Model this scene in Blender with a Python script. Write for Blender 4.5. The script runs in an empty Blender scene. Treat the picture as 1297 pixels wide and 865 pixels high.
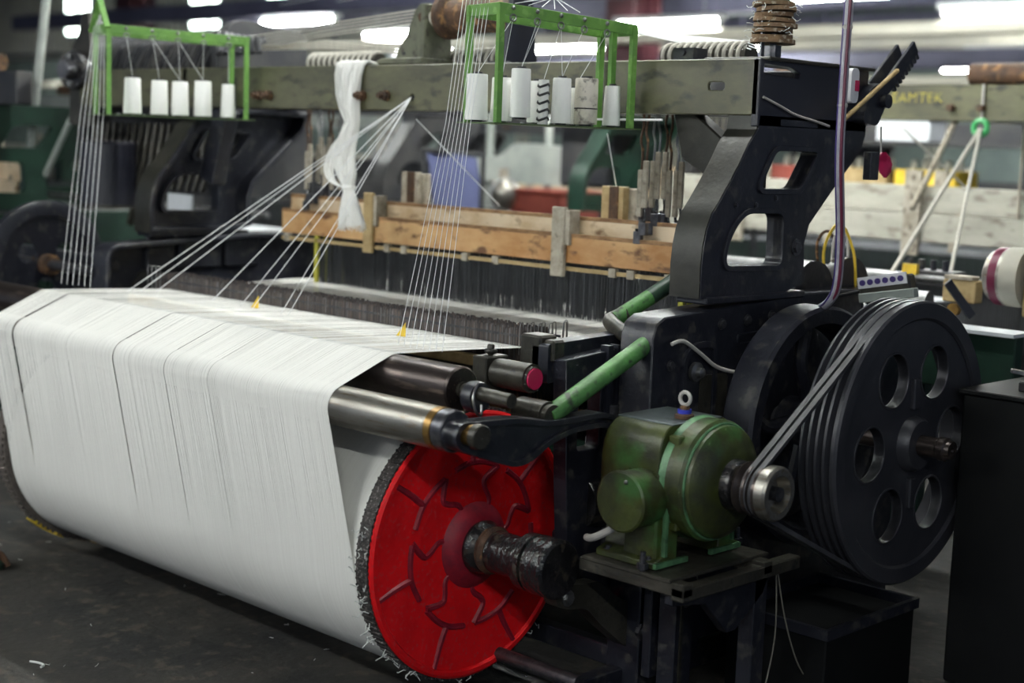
import bpy, bmesh, math, random
from mathutils import Vector, Matrix
from mathutils.geometry import tessellate_polygon
random.seed(7)
S = bpy.context.scene
COL = S.collection
PI = math.pi

# ------------------------------------------------------------------ camera
cam_d = bpy.data.cameras.new('camera'); cam = bpy.data.objects.new('camera', cam_d); COL.objects.link(cam)
cam_d.sensor_width = 36.0; cam_d.lens = 36.0 * 1911.0 / 1297.0
cam_d.clip_start = 0.05; cam_d.clip_end = 200
YAW, PITCH, ROLL = .774, .129, -.036
_f = Vector((-math.sin(YAW)*math.cos(PITCH), math.cos(YAW)*math.cos(PITCH), -math.sin(PITCH)))
_r = Vector((math.cos(YAW), math.sin(YAW), 0)); _d = _f.cross(_r)
_r2 = _r*math.cos(ROLL) + _d*math.sin(ROLL); _d2 = -_r*math.sin(ROLL) + _d*math.cos(ROLL)
M = Matrix.Identity(4)
for i in range(3):
    M[i][0] = _r2[i]; M[i][1] = -_d2[i]; M[i][2] = -_f[i]
M.translation = (3.0, -2.928, 1.578)
cam.matrix_world = M
cam_d.dof.use_dof = True; cam_d.dof.focus_distance = 4.35; cam_d.dof.aperture_fstop = 1.6
S.camera = cam
# ------------------------------------------------------------------ world, exposure
W = bpy.data.worlds.new('world'); S.world = W; W.use_nodes = True
W.node_tree.nodes['Background'].inputs[0].default_value = (.50, .62, .85, 1)
W.node_tree.nodes['Background'].inputs[1].default_value = .10
S.view_settings.view_transform = 'Standard'; S.view_settings.look = 'None'
S.view_settings.gamma = 1.0; S.view_settings.use_curve_mapping = False
S.view_settings.exposure = 1.68
LAMP = 60.0          # strength of a fluorescent tube

# ------------------------------------------------------------------ materials
def mat(name, c1, c2=None, rough=.6, metal=0., scale=8., bump=0., detail=6., lo=.4, hi=.65, stretch=None, bscale=None, spec=.5, c3=None, s3=40.):
    m = bpy.data.materials.new(name); m.use_nodes = True
    nt = m.node_tree; N = nt.nodes; L = nt.links; b = N['Principled BSDF']
    b.inputs['Roughness'].default_value = rough; b.inputs['Metallic'].default_value = metal
    b.inputs['Specular IOR Level'].default_value = spec
    b.inputs['Base Color'].default_value = (*c1, 1)
    tc = N.new('ShaderNodeTexCoord'); mp = N.new('ShaderNodeMapping')
    L.new(tc.outputs['Object'], mp.inputs['Vector'])
    if stretch: mp.inputs['Scale'].default_value = stretch
    if c2:
        n = N.new('ShaderNodeTexNoise'); n.inputs['Scale'].default_value = scale; n.inputs['Detail'].default_value = detail
        n.inputs['Roughness'].default_value = .65
        L.new(mp.outputs[0], n.inputs['Vector'])
        r = N.new('ShaderNodeValToRGB'); r.color_ramp.elements[0].position = lo; r.color_ramp.elements[1].position = hi
        r.color_ramp.elements[0].color = (*c1, 1); r.color_ramp.elements[1].color = (*c2, 1)
        L.new(n.outputs['Fac'], r.inputs['Fac']); out = r.outputs[0]
        if c3:
            n2 = N.new('ShaderNodeTexNoise'); n2.inputs['Scale'].default_value = s3; n2.inputs['Detail'].default_value = 4
            L.new(mp.outputs[0], n2.inputs['Vector'])
            r2 = N.new('ShaderNodeValToRGB'); r2.color_ramp.elements[0].position = .56; r2.color_ramp.elements[1].position = .68
            r2.color_ramp.elements[0].color = (0, 0, 0, 1); r2.color_ramp.elements[1].color = (1, 1, 1, 1)
            L.new(n2.outputs['Fac'], r2.inputs['Fac'])
            mx = N.new('ShaderNodeMix'); mx.data_type = 'RGBA'
            L.new(r2.outputs[0], mx.inputs[0]); L.new(out, mx.inputs[6]); mx.inputs[7].default_value = (*c3, 1)
            out = mx.outputs[2]
        L.new(out, b.inputs['Base Color'])
    if bump:
        n = N.new('ShaderNodeTexNoise'); n.inputs['Scale'].default_value = bscale or scale*4; n.inputs['Detail'].default_value = 4
        L.new(mp.outputs[0], n.inputs['Vector'])
        bp = N.new('ShaderNodeBump'); bp.inputs['Strength'].default_value = bump; bp.inputs['Distance'].default_value = .01
        L.new(n.outputs['Fac'], bp.inputs['Height']); L.new(bp.outputs[0], b.inputs['Normal'])
    return m
def emit(name, c, s):
    m = bpy.data.materials.new(name); m.use_nodes = True; N = m.node_tree.nodes
    b = N['Principled BSDF']; b.inputs['Emission Color'].default_value = (*c, 1); b.inputs['Emission Strength'].default_value = s
    b.inputs['Base Color'].default_value = (.8, .8, .8, 1)
    return m
K = {}
K['iron'] = mat('black_cast_iron', (.0095, .0105, .017), (.018, .019, .027), .38, 0, 9, .15, c3=(.05, .048, .045), s3=22)
K['iron_worn'] = mat('worn_iron', (.030, .028, .022), (.062, .057, .045), .42, .3, 10, .2, c3=(.02, .02, .02))
K['arch_edge'] = mat('dull_arch_edge', (.014, .0145, .011), (.034, .031, .024), .45, .2, 7, .2, lo=.4, hi=.7)
K['dull_wire'] = mat('dull_wire', (.16, .15, .12), None, .6)
K['beam_paint'] = mat('olive_beam_paint', (.115, .112, .058), (.050, .048, .032), .42, .1, 5.0, .08, stretch=(.6, 1, 1.3), c3=(.030, .028, .020), s3=16, lo=.38, hi=.68)
K['bracket'] = mat('olive_bracket_paint', (.13, .135, .09), (.07, .075, .05), .55, 0, 9, .15, c3=(.045, .042, .03), s3=40)
K['red'] = mat('red_flange_paint', (.86, .006, .010), (.70, .005, .009), .5, 0, 7, .1, c3=(.66, .035, .04), s3=90, spec=.3)
K['red_rib'] = mat('dark_red_rib_and_shade', (.30, .008, .022), (.18, .008, .022), .5, 0, 30)  # dark red ribs; the hub reuses it to paint in its shading
K['teeth'] = mat('greasy_dark_teeth', (.02, .018, .017), (.07, .06, .055), .6, .2, 60, .4, c3=(.22, .2, .19), s3=120)
K['rust'] = mat('brown_rust', (.10, .05, .025), (.04, .025, .018), .75, .1, 20, .5, c3=(.28, .15, .06), s3=30)
K['rim_left'] = mat('dusty_brown_rim', (.12, .10, .085), (.06, .05, .045), .8, 0, 50, .4)
K['yellow'] = mat('yellow_paint', (.75, .52, .03), (.55, .36, .03), .5, 0, 20)
K['yarn'] = mat('white_cotton', (.90, .895, .87), (.87, .865, .835), .85, 0, 12)
K['winding'] = mat('cotton_winding', (.80, .79, .75), (.75, .74, .69), .8, 0, 2.2, .05, stretch=(160, 1, 1), bscale=6)
K['sheet'] = mat('cotton_warp', (.80, .79, .75), (.74, .73, .69), .75, 0, 3, 0, stretch=(70, .6, .6))
K['thread'] = mat('white_thread', (.82, .83, .84), None, .7)
K['chrome'] = mat('scuffed_steel', (.36, .345, .31), (.22, .205, .18), .38, .9, 6, .06, stretch=(.6, 4, 4), c3=(.25, .20, .15), s3=25)
K['brass'] = mat('brassy_stain', (.42, .25, .07), (.22, .13, .05), .35, .85, 18)
K['darksteel'] = mat('dark_oiled_steel', (.045, .036, .034), (.075, .06, .055), .32, .75, 4, .08, stretch=(.5, 3, 3), c3=(.13, .10, .085), s3=20)
K['steel'] = mat('plain_steel', (.30, .30, .30), (.18, .18, .18), .35, .9, 20)
K['bolt'] = mat('bolt_steel', (.13, .13, .14), (.06, .06, .07), .35, .8, 40)
K['grease'] = mat('black_grease', (.008, .008, .009), (.018, .017, .018), .22, 0, 14, .5, c3=(.045, .038, .03), s3=22)
K['green'] = mat('bright_green_paint', (.135, .30, .055), (.10, .23, .05), .5, 0, 14, .1, c3=(.19, .36, .09), s3=35)
K['green_tray'] = mat('olive_green_tray', (.075, .12, .045), (.05, .075, .03), .55, 0, 15)
K['pipe'] = mat('chipped_green_pipe', (.09, .26, .065), (.05, .14, .04), .5, 0, 11, .2, c3=(.03, .045, .025), s3=28)
K['dkpipe'] = mat('dark_green_pipe', (.025, .06, .035), (.012, .02, .018), .45, 0, 11, .2)  # darker green for the upper pipe end and the rag
K['motor'] = mat('oily_green_motor', (.020, .023, .012), (.050, .064, .012), .42, 0, 9, .25, c3=(.040, .115, .028), s3=7, lo=.36, hi=.62)
K['motor_edge'] = mat('bare_green_edge', (.10, .24, .11), (.02, .045, .02), .45, 0, 12)
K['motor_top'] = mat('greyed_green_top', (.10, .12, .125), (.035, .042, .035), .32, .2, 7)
K['rubber'] = mat('grey_rubber', (.045, .045, .05), (.028, .028, .032), .55, 0, 20)
K['pulley'] = mat('dark_pulley', (.030, .031, .038), (.042, .042, .05), .42, .2, 6, .06)
K['wood'] = mat('tan_oiled_wood', (.62, .40, .19), (.36, .16, .045), .55, 0, 2.2, .15, stretch=(1, 1, 2.0), c3=(.13, .055, .02), s3=11, lo=.36, hi=.66)
K['cream'] = mat('cream_painted_wood', (.68, .55, .38), (.48, .33, .18), .55, 0, 4, .1, stretch=(1, 1, 1.6), c3=(.17, .09, .035), s3=10)
K['brown_edge'] = mat('oil_browned_edge', (.16, .075, .025), (.34, .19, .08), .55, 0, 14, .1, stretch=(1, 1, 3))
K['woodgrey'] = mat('grey_wood_block', (.40, .36, .29), (.24, .21, .16), .7, 0, 18, .2, c3=(.10, .08, .06), s3=25)
K['woodtan'] = mat('yellowed_wood_block', (.42, .31, .15), (.28, .19, .08), .65, 0, 18, .2)
K['white_board'] = mat('dusty_white_board', (.44, .425, .36), (.34, .325, .27), .65, 0, 4, .1, stretch=(1, 1, 3), c3=(.22, .20, .16), s3=9)
K['heald'] = mat('heald_wire', (.075, .078, .085), (.03, .03, .034), .4, .6, 6, 0, stretch=(60, 1, .6))
K['dropper'] = mat('dropper_steel', (.022, .019, .019), (.16, .11, .09), .5, .3, 6, 0, stretch=(26, 8, .25), lo=.46, hi=.74, c3=(.13, .13, .135), s3=11)  # brown streaks, with pale steel glints put into the colour
K['olive_yellow'] = mat('yellow_green_strip', (.45, .43, .05), (.35, .32, .04), .6)
K['floor'] = mat('stained_concrete', (.030, .027, .023), (.010, .0098, .0100), .75, 0, 2.1, .5, detail=12, c3=(.058, .048, .036), s3=17, bscale=24, lo=.42, hi=.60)
K['navy'] = mat('dark_blue_black', (.012, .013, .022), (.02, .02, .028), .4)
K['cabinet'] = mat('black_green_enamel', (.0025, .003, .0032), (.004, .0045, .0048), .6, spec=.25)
K['green_frame'] = mat('dark_green_frame', (.008, .034, .020), (.006, .02, .013), .45, 0, 6)
K['far_dark'] = mat('far_machine_dark', (.02, .021, .026), (.05, .048, .046), .5, .1, 4)
K['far_grey'] = mat('far_machine_grey', (.36, .38, .35), (.22, .25, .23), .6, 0, 3)
K['far_white'] = mat('far_white_paint', (.68, .70, .74), (.55, .58, .6), .55, 0, 3)
K['blue_cloth'] = mat('lilac_cloth', (.11, .125, .25), (.085, .10, .21), .8, 0, 3)
K['brick'] = mat('red_box_paint', (.28, .06, .04), (.20, .04, .03), .6, 0, 5)
K['maroon'] = mat('maroon_column_paint', (.07, .018, .025), (.05, .014, .02), .6, 0, 2)
K['wall'] = mat('pale_green_wall', (.13, .165, .15), (.09, .115, .11), .8, 0, .6)
K['panel'] = mat('ribbed_wall_panel', (.36, .35, .31), (.28, .28, .26), .7, 0, 1.5)
K['ceil'] = mat('dark_roof', (.045, .05, .06), (.03, .033, .04), .8, 0, .6)
K['truss'] = mat('violet_grey_truss', (.09, .09, .14), (.06, .06, .10), .6, 0, 2)
K['duct'] = mat('cream_duct', (.46, .44, .36), (.36, .35, .30), .6, 0, 2)
K['white_plastic'] = mat('white_plastic', (.72, .72, .74), None, .4)
K['purple'] = mat('purple_socket', (.05, .03, .16), None, .4)
K['redplastic'] = mat('crimson_plastic', (.50, .01, .08), None, .4)
K['clear_hose'] = mat('cloudy_hose', (.36, .35, .39), (.27, .26, .31), .3, 0, 30)
K['hose_red'] = mat('maroon_hose_stripe', (.13, .012, .04), None, .4)
K['wire'] = mat('pale_wire', (.45, .43, .40), None, .5)
K['ropewood'] = mat('brown_leather_disc', (.20, .12, .06), (.10, .06, .035), .8, 0, 30, .4, c3=(.45, .38, .28), s3=60)
K['rope'] = mat('dirty_rope', (.52, .50, .44), (.40, .38, .33), .9, 0, 60, .3)
K['paper_cone'] = mat('stained_paper_cone', (.62, .58, .50), (.32, .28, .24), .7, 0, 14, .1, lo=.5, hi=.7, c3=(.15, .13, .12), s3=40)
K['black'] = mat('black_plastic', (.012, .012, .014), None, .4)
K['blue'] = mat('blue_paint', (.03, .04, .38), None, .4)
K['ltgreen'] = mat('glossy_green_plastic', (.04, .30, .09), None, .3)
K['stencil'] = mat('yellow_stencil', (.40, .33, .04), (.16, .15, .06), .7, 0, 40)
K['tube'] = emit('lit_tube', (.965, 1., .965), LAMP)
K['daylight'] = emit('daylit_pane', (.80, 1., .88), 6.0)
K['housing'] = mat('lamp_housing', (.6, .62, .62), None, .5)
K['lint'] = mat('cotton_lint', (.62, .63, .60), None, .9)

# ------------------------------------------------------------------ mesh helpers
class MB:
    def __init__(s): s.v = []; s.f = []
    def add(s, vs, fs):
        o = len(s.v); s.v += [tuple(v) for v in vs]; s.f += [tuple(i+o for i in f) for f in fs]; return s
    def box(s, x0, x1, y0, y1, z0, z1):
        return s.add([(x0,y0,z0),(x1,y0,z0),(x1,y1,z0),(x0,y1,z0),(x0,y0,z1),(x1,y0,z1),(x1,y1,z1),(x0,y1,z1)],
                     [(3,2,1,0),(4,5,6,7),(0,1,5,4),(1,2,6,5),(2,3,7,6),(3,0,4,7)])
    def bar(s, p0, p1, w, h, up=(0,0,1)):
        p0 = Vector(p0); p1 = Vector(p1); t = (p1-p0).normalized(); u = Vector(up)
        if abs(t.dot(u)) > .98: u = Vector((1,0,0))
        a = t.cross(u).normalized()*w/2; b = a.cross(t).normalized()*h/2
        vs = [p+q for p in (p0,p1) for q in (-a-b, a-b, a+b, -a+b)]
        return s.add(vs, [(0,1,2,3),(7,6,5,4),(0,4,5,1),(1,5,6,2),(2,6,7,3),(3,7,4,0)])
    def cyl(s, p0, p1, r0, r1=None, n=24, caps=True):
        r1 = r0 if r1 is None else r1
        p0 = Vector(p0); p1 = Vector(p1); t = (p1-p0).normalized()
        u = Vector((0,0,1)) if abs(t.z) < .9 else Vector((1,0,0))
        a = t.cross(u).normalized(); b = t.cross(a)
        vs = []
        for p, r in ((p0,r0),(p1,r1)):
            for k in range(n):
                w = 2*PI*k/n; vs.append(p+(a*math.cos(w)+b*math.sin(w))*r)
        fs = [(k,(k+1)%n,n+(k+1)%n,n+k) for k in range(n)]
        if caps: fs += [tuple(range(n-1,-1,-1)), tuple(range(n,2*n))]
        return s.add(vs, fs)
    def lathe(s, prof, o, ax, n=48, closed=False):
        o = Vector(o); t = Vector(ax).normalized()
        u = Vector((0,0,1)) if abs(t.z) < .9 else Vector((1,0,0))
        a = t.cross(u).normalized(); b = t.cross(a); m = len(prof); vs = []
        for h, r in prof:
            for k in range(n):
                w = 2*PI*k/n; vs.append(o+t*h+(a*math.cos(w)+b*math.sin(w))*r)
        fs = []
        for j in range(m if closed else m-1):
            j2 = (j+1) % m
            for k in range(n): fs.append((j*n+k, j*n+(k+1)%n, j2*n+(k+1)%n, j2*n+k))
        if not closed:
            if prof[0][1] > 1e-6: fs.append(tuple(range(n-1,-1,-1)))
            if prof[-1][1] > 1e-6: fs.append(tuple(range((m-1)*n, m*n)))
        return s.add(vs, fs)
    def tube(s, pts, r, n=8, close=False, caps=True):
        P = [Vector(p) for p in pts]; m = len(P); vs = []; fs = []; a = None
        R = r if isinstance(r, (list,tuple)) else [r]*m
        for i in range(m):
            if close: t = P[(i+1)%m]-P[i-1]
            else: t = P[min(i+1,m-1)]-P[max(i-1,0)]
            t.normalize()
            if a is None:
                u = Vector((0,0,1)) if abs(t.z) < .9 else Vector((1,0,0)); a = t.cross(u).normalized()
            a = (a-t*a.dot(t)).normalized(); b = t.cross(a)
            for k in range(n):
                w = 2*PI*k/n; vs.append(P[i]+(a*math.cos(w)+b*math.sin(w))*R[i])
        for i in range(m if close else m-1):
            j = (i+1) % m
            for k in range(n): fs.append((i*n+k, i*n+(k+1)%n, j*n+(k+1)%n, j*n+k))
        if caps and not close: fs += [tuple(range(n-1,-1,-1)), tuple(range((m-1)*n, m*n))]
        return s.add(vs, fs)
    def plate(s, outer, holes, a0, a1, axis='X'):
        """2-D outline with holes, extruded along an axis"""
        loops = [outer]+list(holes); flat = [p for l in loops for p in l]; n = len(flat)
        def e(p, a):
            return (a,p[0],p[1]) if axis == 'X' else ((p[0],a,p[1]) if axis == 'Y' else (p[0],p[1],a))
        tr = tessellate_polygon([[Vector((p[0],p[1],0)) for p in l] for l in loops])
        vs = [e(p,a0) for p in flat]+[e(p,a1) for p in flat]
        fs = []
        for t in tr: fs += [tuple(t), tuple(n+i for i in reversed(t))]
        o = 0
        for l in loops:
            m = len(l)
            for k in range(m): fs.append((o+k, o+(k+1)%m, n+o+(k+1)%m, n+o+k))
            o += m
        return s.add(vs, fs)
    def loft(s, rings, caps=True):
        n = len(rings[0]); m = len(rings)
        fs = [(i*n+k, i*n+(k+1)%n, (i+1)*n+(k+1)%n, (i+1)*n+k) for i in range(m-1) for k in range(n)]
        if caps: fs += [tuple(range(n-1,-1,-1)), tuple(range((m-1)*n, m*n))]
        return s.add([p for r in rings for p in r], fs)
    def sphere(s, c, r, n=10):
        prof = [(-r*math.cos(PI*i/n), max(1e-7, r*math.sin(PI*i/n))) for i in range(n+1)]
        return s.lathe(prof, c, (0,0,1), 12)
    def build(s, name, m, parent=None, bevel=0, angle=35, seg=1):
        xs = list(zip(*s.v))
        if parent is None:
            off = Vector(((min(xs[0])+max(xs[0]))/2, (min(xs[1])+max(xs[1]))/2, min(xs[2])))
        else:
            off = Vector((0,0,0)); q = parent
            while q is not None: off += q.location; q = q.parent
        me = bpy.data.meshes.new(name)
        me.from_pydata([(x-off.x, y-off.y, z-off.z) for x,y,z in s.v], [], s.f)
        bm = bmesh.new(); bm.from_mesh(me)
        bmesh.ops.recalc_face_normals(bm, faces=bm.faces)
        if bevel:
            ed = [e for e in bm.edges if len(e.link_faces) == 2 and e.calc_face_angle(0) > .5]
            if ed: bmesh.ops.bevel(bm, geom=ed, offset=bevel, segments=seg, affect='EDGES', clamp_overlap=True)
        bm.to_mesh(me); bm.free()
        me.polygons.foreach_set('use_smooth', [True]*len(me.polygons))
        me.set_sharp_from_angle(angle=math.radians(angle))
        me.materials.append(K[m])
        o = bpy.data.objects.new(name, me); COL.objects.link(o)
        if parent is None: o.location = off
        else: o.parent = parent
        return o
def tag(o, label, cat, group=None):
    o['label'] = label; o['category'] = cat
    if group: o['group'] = group
    return o
def thing(name, label, cat, loc=(0,0,0), group=None):
    o = bpy.data.objects.new(name, None); COL.objects.link(o); o.location = loc; o.empty_display_size = .05
    return tag(o, label, cat, group)
def struct(o): o['kind'] = 'structure'; return o
def dup(root, loc, label=None, group=None):
    def cp(o, par):
        c = o.copy(); COL.objects.link(c); c.parent = par
        for ch in list(o.children): cp(ch, c)
        return c
    r = cp(root, None); r.location = loc
    if label: r['label'] = label
    if group: r['group'] = group
    return r
def fillet(pts, r, n=4):
    out = []; m = len(pts)
    for i in range(m):
        p = Vector(pts[i]).to_2d(); a = Vector(pts[i-1]).to_2d()-p; b = Vector(pts[(i+1)%m]).to_2d()-p
        d = min(r, a.length*.45, b.length*.45)
        p0 = p+a.normalized()*d; p1 = p+b.normalized()*d
        for k in range(n+1):
            t = k/n; q = p0*(1-t)**2+p*2*t*(1-t)+p1*t*t; out.append((q.x,q.y))
    return out
def circle(cx, cy, r, n=28, ph=0): return [(cx+r*math.cos(2*PI*k/n+ph), cy+r*math.sin(2*PI*k/n+ph)) for k in range(n)]
def offset(pts, d):
    m = len(pts); A = sum(pts[i][0]*pts[(i+1)%m][1]-pts[(i+1)%m][0]*pts[i][1] for i in range(m)); sg = 1 if A > 0 else -1
    out = []
    for i in range(m):
        p = Vector(pts[i]); a = (p-Vector(pts[i-1])); b = (Vector(pts[(i+1)%m])-p)
        if a.length < 1e-9: a = b.copy()
        if b.length < 1e-9: b = a.copy()
        a.normalize(); b.normalize()
        na = Vector((-a.y,a.x))*sg; nb = Vector((-b.y,b.x))*sg; nn = (na+nb)
        if nn.length < 1e-6: nn = na
        nn.normalize(); k = d/max(.5, nn.dot(na)); q = p+nn*k; out.append((q.x,q.y))
    return out
def smooth(pts, n=6):
    """Catmull-Rom through 3-D points"""
    P = [Vector(p) for p in pts]; out = []
    for i in range(len(P)-1):
        p0 = P[max(i-1,0)]; p1 = P[i]; p2 = P[i+1]; p3 = P[min(i+2,len(P)-1)]
        for k in range(n):
            t = k/n
            out.append(.5*((2*p1)+(p2-p0)*t+(2*p0-5*p1+4*p2-p3)*t*t+(-p0+3*p1-3*p2+p3)*t**3))
    out.append(P[-1]); return out
def bolt(p, d, r, parent, m='bolt', h=.012):
    d = Vector(d); p = Vector(p)
    b = MB().cyl(p, p+d*h*.35, r*1.45, n=12).cyl(p+d*h*.35, p+d*h, r, n=6)
    return b.build('bolt', m, parent)

# ================================================================== the hall
struct(MB().box(-44, 9, -9, 17.2, -.1, 0).build('floor', 'floor'))
struct(MB().box(-44, 9, -9, 17.2, 5.3, 5.4).build('ceiling', 'ceil'))
wl = struct(MB().box(-44.2, -44, -9, 17.2, 0, 5.3).build('wall_left', 'wall'))
wb = struct(MB().box(-44, 9, 17, 17.2, 0, 5.3).build('wall_back', 'wall'))
for k in range(100):      # ribbed sheeting on the far part of the rear wall
    x = -43.5+.26*k
    MB().box(x, x+.13, 16.93, 17, 3.35, 5.25).build('panel_rib', 'panel', wb)
for i, (x0, x1, z0) in enumerate(((-32.6,-31.4,3.98),(-29.7,-28.5,3.98),(-27.0,-25.8,3.98),(-24.1,-22.9,3.98),(-21.2,-20.0,3.98),(-18.3,-17.1,3.98))):
    w = struct(MB().box(x0, x1, 16.86, 16.93, z0-.06, 5.26).build('window_%d' % (i+1), 'truss')); xm = (x0+x1)/2
    MB().box(x0+.08, xm-.02, 16.84, 16.87, z0, 5.3).build('pane', 'daylight', w)
    MB().box(xm+.02, x1-.08, 16.84, 16.87, z0, 5.3).build('pane', 'daylight', w)
tag(wl, 'pale green gable wall at the far end of the hall', 'wall'); tag(wb, 'pale green rear wall with ribbed sheeting and high daylit windows', 'wall')
# roof steel and ducts running along the hall
i = 0
for y, z, h, m, lab, cat, nm in ((13.5, 3.05, .16, 'duct', 'cream round-edged air duct hung low under the roof', 'duct', 'air_duct'),
                     (15.5, 3.62, .34, 'truss', 'deep violet grey roof girder behind the hanging tubes', 'girder', 'roof_girder'),
                     (16.5, 2.62, .14, 'duct', 'cream air duct, lowest of the ducts across the hall', 'duct', 'air_duct'),
                     (18.5, 2.98, .30, 'truss', 'violet grey girder between two cream ducts', 'girder', 'roof_girder'),
                     (21.0, 3.50, .22, 'duct', 'wide cream duct along the rear wall', 'duct', 'air_duct'),
                     (22.5, 2.55, .36, 'truss', 'violet grey girder low on the rear wall', 'girder', 'roof_girder'),
                     (24.0, 4.05, .40, 'truss', 'topmost violet grey girder on the rear wall', 'girder', 'roof_girder'),
                     (10.8, 3.35, .26, 'truss', 'violet grey girder nearest the looms, over the first tubes', 'girder', 'roof_girder')):
    y = -2.93+(y+2.93)*.7; z = 1.578+(z-1.578)*.7; h *= .7
    r = thing(nm, lab, cat, (-8, y, z))
    MB().box(-43.9 if cat == 'duct' and h < .13 else -15.5, 8.9, y-.1, y+.1, z, z+h).build('body', m, r, .02)
    for x in (-14, -8, -2, 4):
        MB().cyl((x,y,z+h), (x,y,5.3), .018, n=8).build('hanger_rod', 'truss', r)
# columns
for (x, y, lab) in ((-7.1, 9.0, 'maroon steel column behind the spool frame'), (-16.5, 9.0, 'maroon steel column far off by the gable wall'),
                    (-26.0, 9.0, 'maroon steel column farthest down the hall')):
    r = thing('steel_column', lab, 'column', (x,y,0))
    MB().box(x-.2, x+.2, y-.2, y-.15, 0, 5.3).box(x-.2, x+.2, y+.15, y+.2, 0, 5.3).box(x-.05, x+.05, y-.15, y+.15, 0, 5.3).build('shaft', 'maroon', r)
    MB().box(x-.3, x+.3, y-.3, y+.3, 0, .03).build('base_plate', 'maroon', r)
for (x, y, lab) in ((-12.2, 10.2, 'pale thin post between the roof and the far looms'), (-16.0, 11.4, 'pale thin post left of the far windows')):
    r = thing('steel_post', lab, 'post', (x,y,0)); MB().cyl((x,y,0), (x,y,5.3), .06, n=12).build('shaft', 'far_white', r); MB().box(x-.12,x+.12,y-.12,y+.12,0,.02).build('base_plate','far_white',r)
# fluorescent tubes: each hangs from the roof
def tube_lamp(x, y, z=2.76, L=1.22, lab=None, group='tube lamps hung over the looms'):
    r = thing('tube_lamp', lab or 'lit white tube lamp hung over the looms', 'lamp', (x,y,z), group)
    MB().box(x-L/2-.04, x+L/2+.04, y-.055, y+.055, z+.05, z+.10).build('housing', 'housing', r)
    MB().cyl((x-L/2,y,z+.022), (x+L/2,y,z+.022), .022, n=8).build('tube', 'tube', r)
    for s in (-1, 1):
        MB().box(x+s*(L/2+.005)-.012, x+s*(L/2+.005)+.012, y-.025, y+.025, z-.005, z+.05).build('end_socket', 'housing', r)
        MB().cyl((x+s*L*.35,y,z+.1), (x+s*L*.35,y,5.3), .006, n=6).build('hanger', 'steel', r)
LAMPS = [(-3.25, 7.05), (-2.75, 8.5), (-6.25, 8.5), (-9.85, 11.0), (-12.1, 10.6), (-10.1, 8.5), (-9.9, 6.9), (-21.0, 9.9), (-7.5, 11.2), (-6.6, 15.5), (-4.6, 15.5), (-17.5, 14.6), (-14.8, 8.4), (-24, 12.5), (-29, 12.5), (-20, 15.3), (-33, 14.0), (-4.8, 12.8),  # the farthest tubes are added to brighten the ribbed wall
         # unseen tubes added to light the aisle and this loom, above the picture
         (-2.6, .9, 3.7), (-1.1, .9, 3.7), (.5, .9, 3.7), (-4.6, -3.3), (-2.7, -3.3), (-.8, -3.3), (2.6, -3.0), (4.5, -3.0), (-2.7, -5.4), (.2, -5.4), (-1.2, 2.2), (-3.2, 2.2), (-1.2, 4.4), (-3.4, 4.4), (-5.6, 3.0), (-6.6, 5.0)]
for q in LAMPS:
    if q[1] < -2: tube_lamp(*q, lab='unseen tube lamp added over the aisle before the warp roll', group='added tube lamps over the aisle')
    elif q[1] < 1: tube_lamp(*q, lab='unseen tube lamp added high above the creels', group='added tube lamps high above the creels')
    elif q[1] < 6: tube_lamp(*q, lab='lit white tube lamp hung above the top beams of the nearest looms', group='tube lamps above the nearest looms')
    else: tube_lamp(*q, lab='lit white tube lamp glowing far down the hall behind the looms', group='tube lamps far down the hall')

# ================================================================== the loom: frame
LX = -2.52                                  # inner side of the far side frame
loom = thing('weaving_loom', 'old black power loom frame with olive top beam, behind the white warp roll', 'loom', (-1.1, .8, 0))
ARCH = [(.757,1.692),(.752,1.650),(.712,1.607),(.68,1.559),(.632,1.495),(.583,1.437),(.554,1.406),(.532,1.36),(.52,1.31),(.515,1.257),(.517,1.162),
        (.911,1.16),(1.036,1.187),(1.025,1.31),(1.047,1.37),(1.159,1.47),(1.242,1.54),(1.315,1.60),(1.335,1.65),(1.337,1.692)]
WIN1 = fillet([(.843,1.591),(1.066,1.591),(.98,1.477),(.77,1.478)], .025)
WIN2 = fillet([(.714,1.405),(.898,1.404),(.903,1.247),(.62,1.254),(.626,1.311),(.663,1.368)], .03)
LOW = [(.31,0),(.31,1.06),(.325,1.10),(.36,1.118),(.90,1.146),(1.05,1.155),(1.60,1.155),(1.66,1.12),(1.66,0),(1.50,0),(1.48,.10),(1.44,.14),(.60,.14),(.56,.10),(.54,0)]  # leg opening nearly closed so the floor behind stays dark
def side_frame(x_out, sgn, m, parent):
    """cast side: x_out = outer face, sgn = +1 when the outer side faces +X"""
    a = MB().plate(ARCH, [WIN1, WIN2], x_out-sgn*.03, x_out)
    fr = a.build('side_arch', m, parent, .004)
    rim = offset(ARCH, .022)
    MB().plate(ARCH, [rim], x_out-sgn*.115, x_out-sgn*.028).build('arch_rim', m, fr, .004)
    for w in (WIN1, WIN2):
        MB().plate(offset(w, -.016), [w], x_out-sgn*.055, x_out+sgn*.008).build('window_lip', m, fr, .003)
    lw = MB().plate(LOW, [], x_out-sgn*.03, x_out).build('side_plate', m, parent, .004)
    MB().plate(LOW, [offset(LOW, .024)], x_out-sgn*.12, x_out-sgn*.02).build('plate_rim', m, lw, .006)
    MB().box(min(x_out-sgn*.10,x_out+sgn*.012), max(x_out-sgn*.10,x_out+sgn*.012), .53, 1.03, 1.145, 1.166).build('ledge', m, lw, .004)
    return fr, lw
ra, rl = side_frame(.38, 1, 'iron', loom)
la, ll = side_frame(LX-.10, -1, 'iron', loom)
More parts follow.
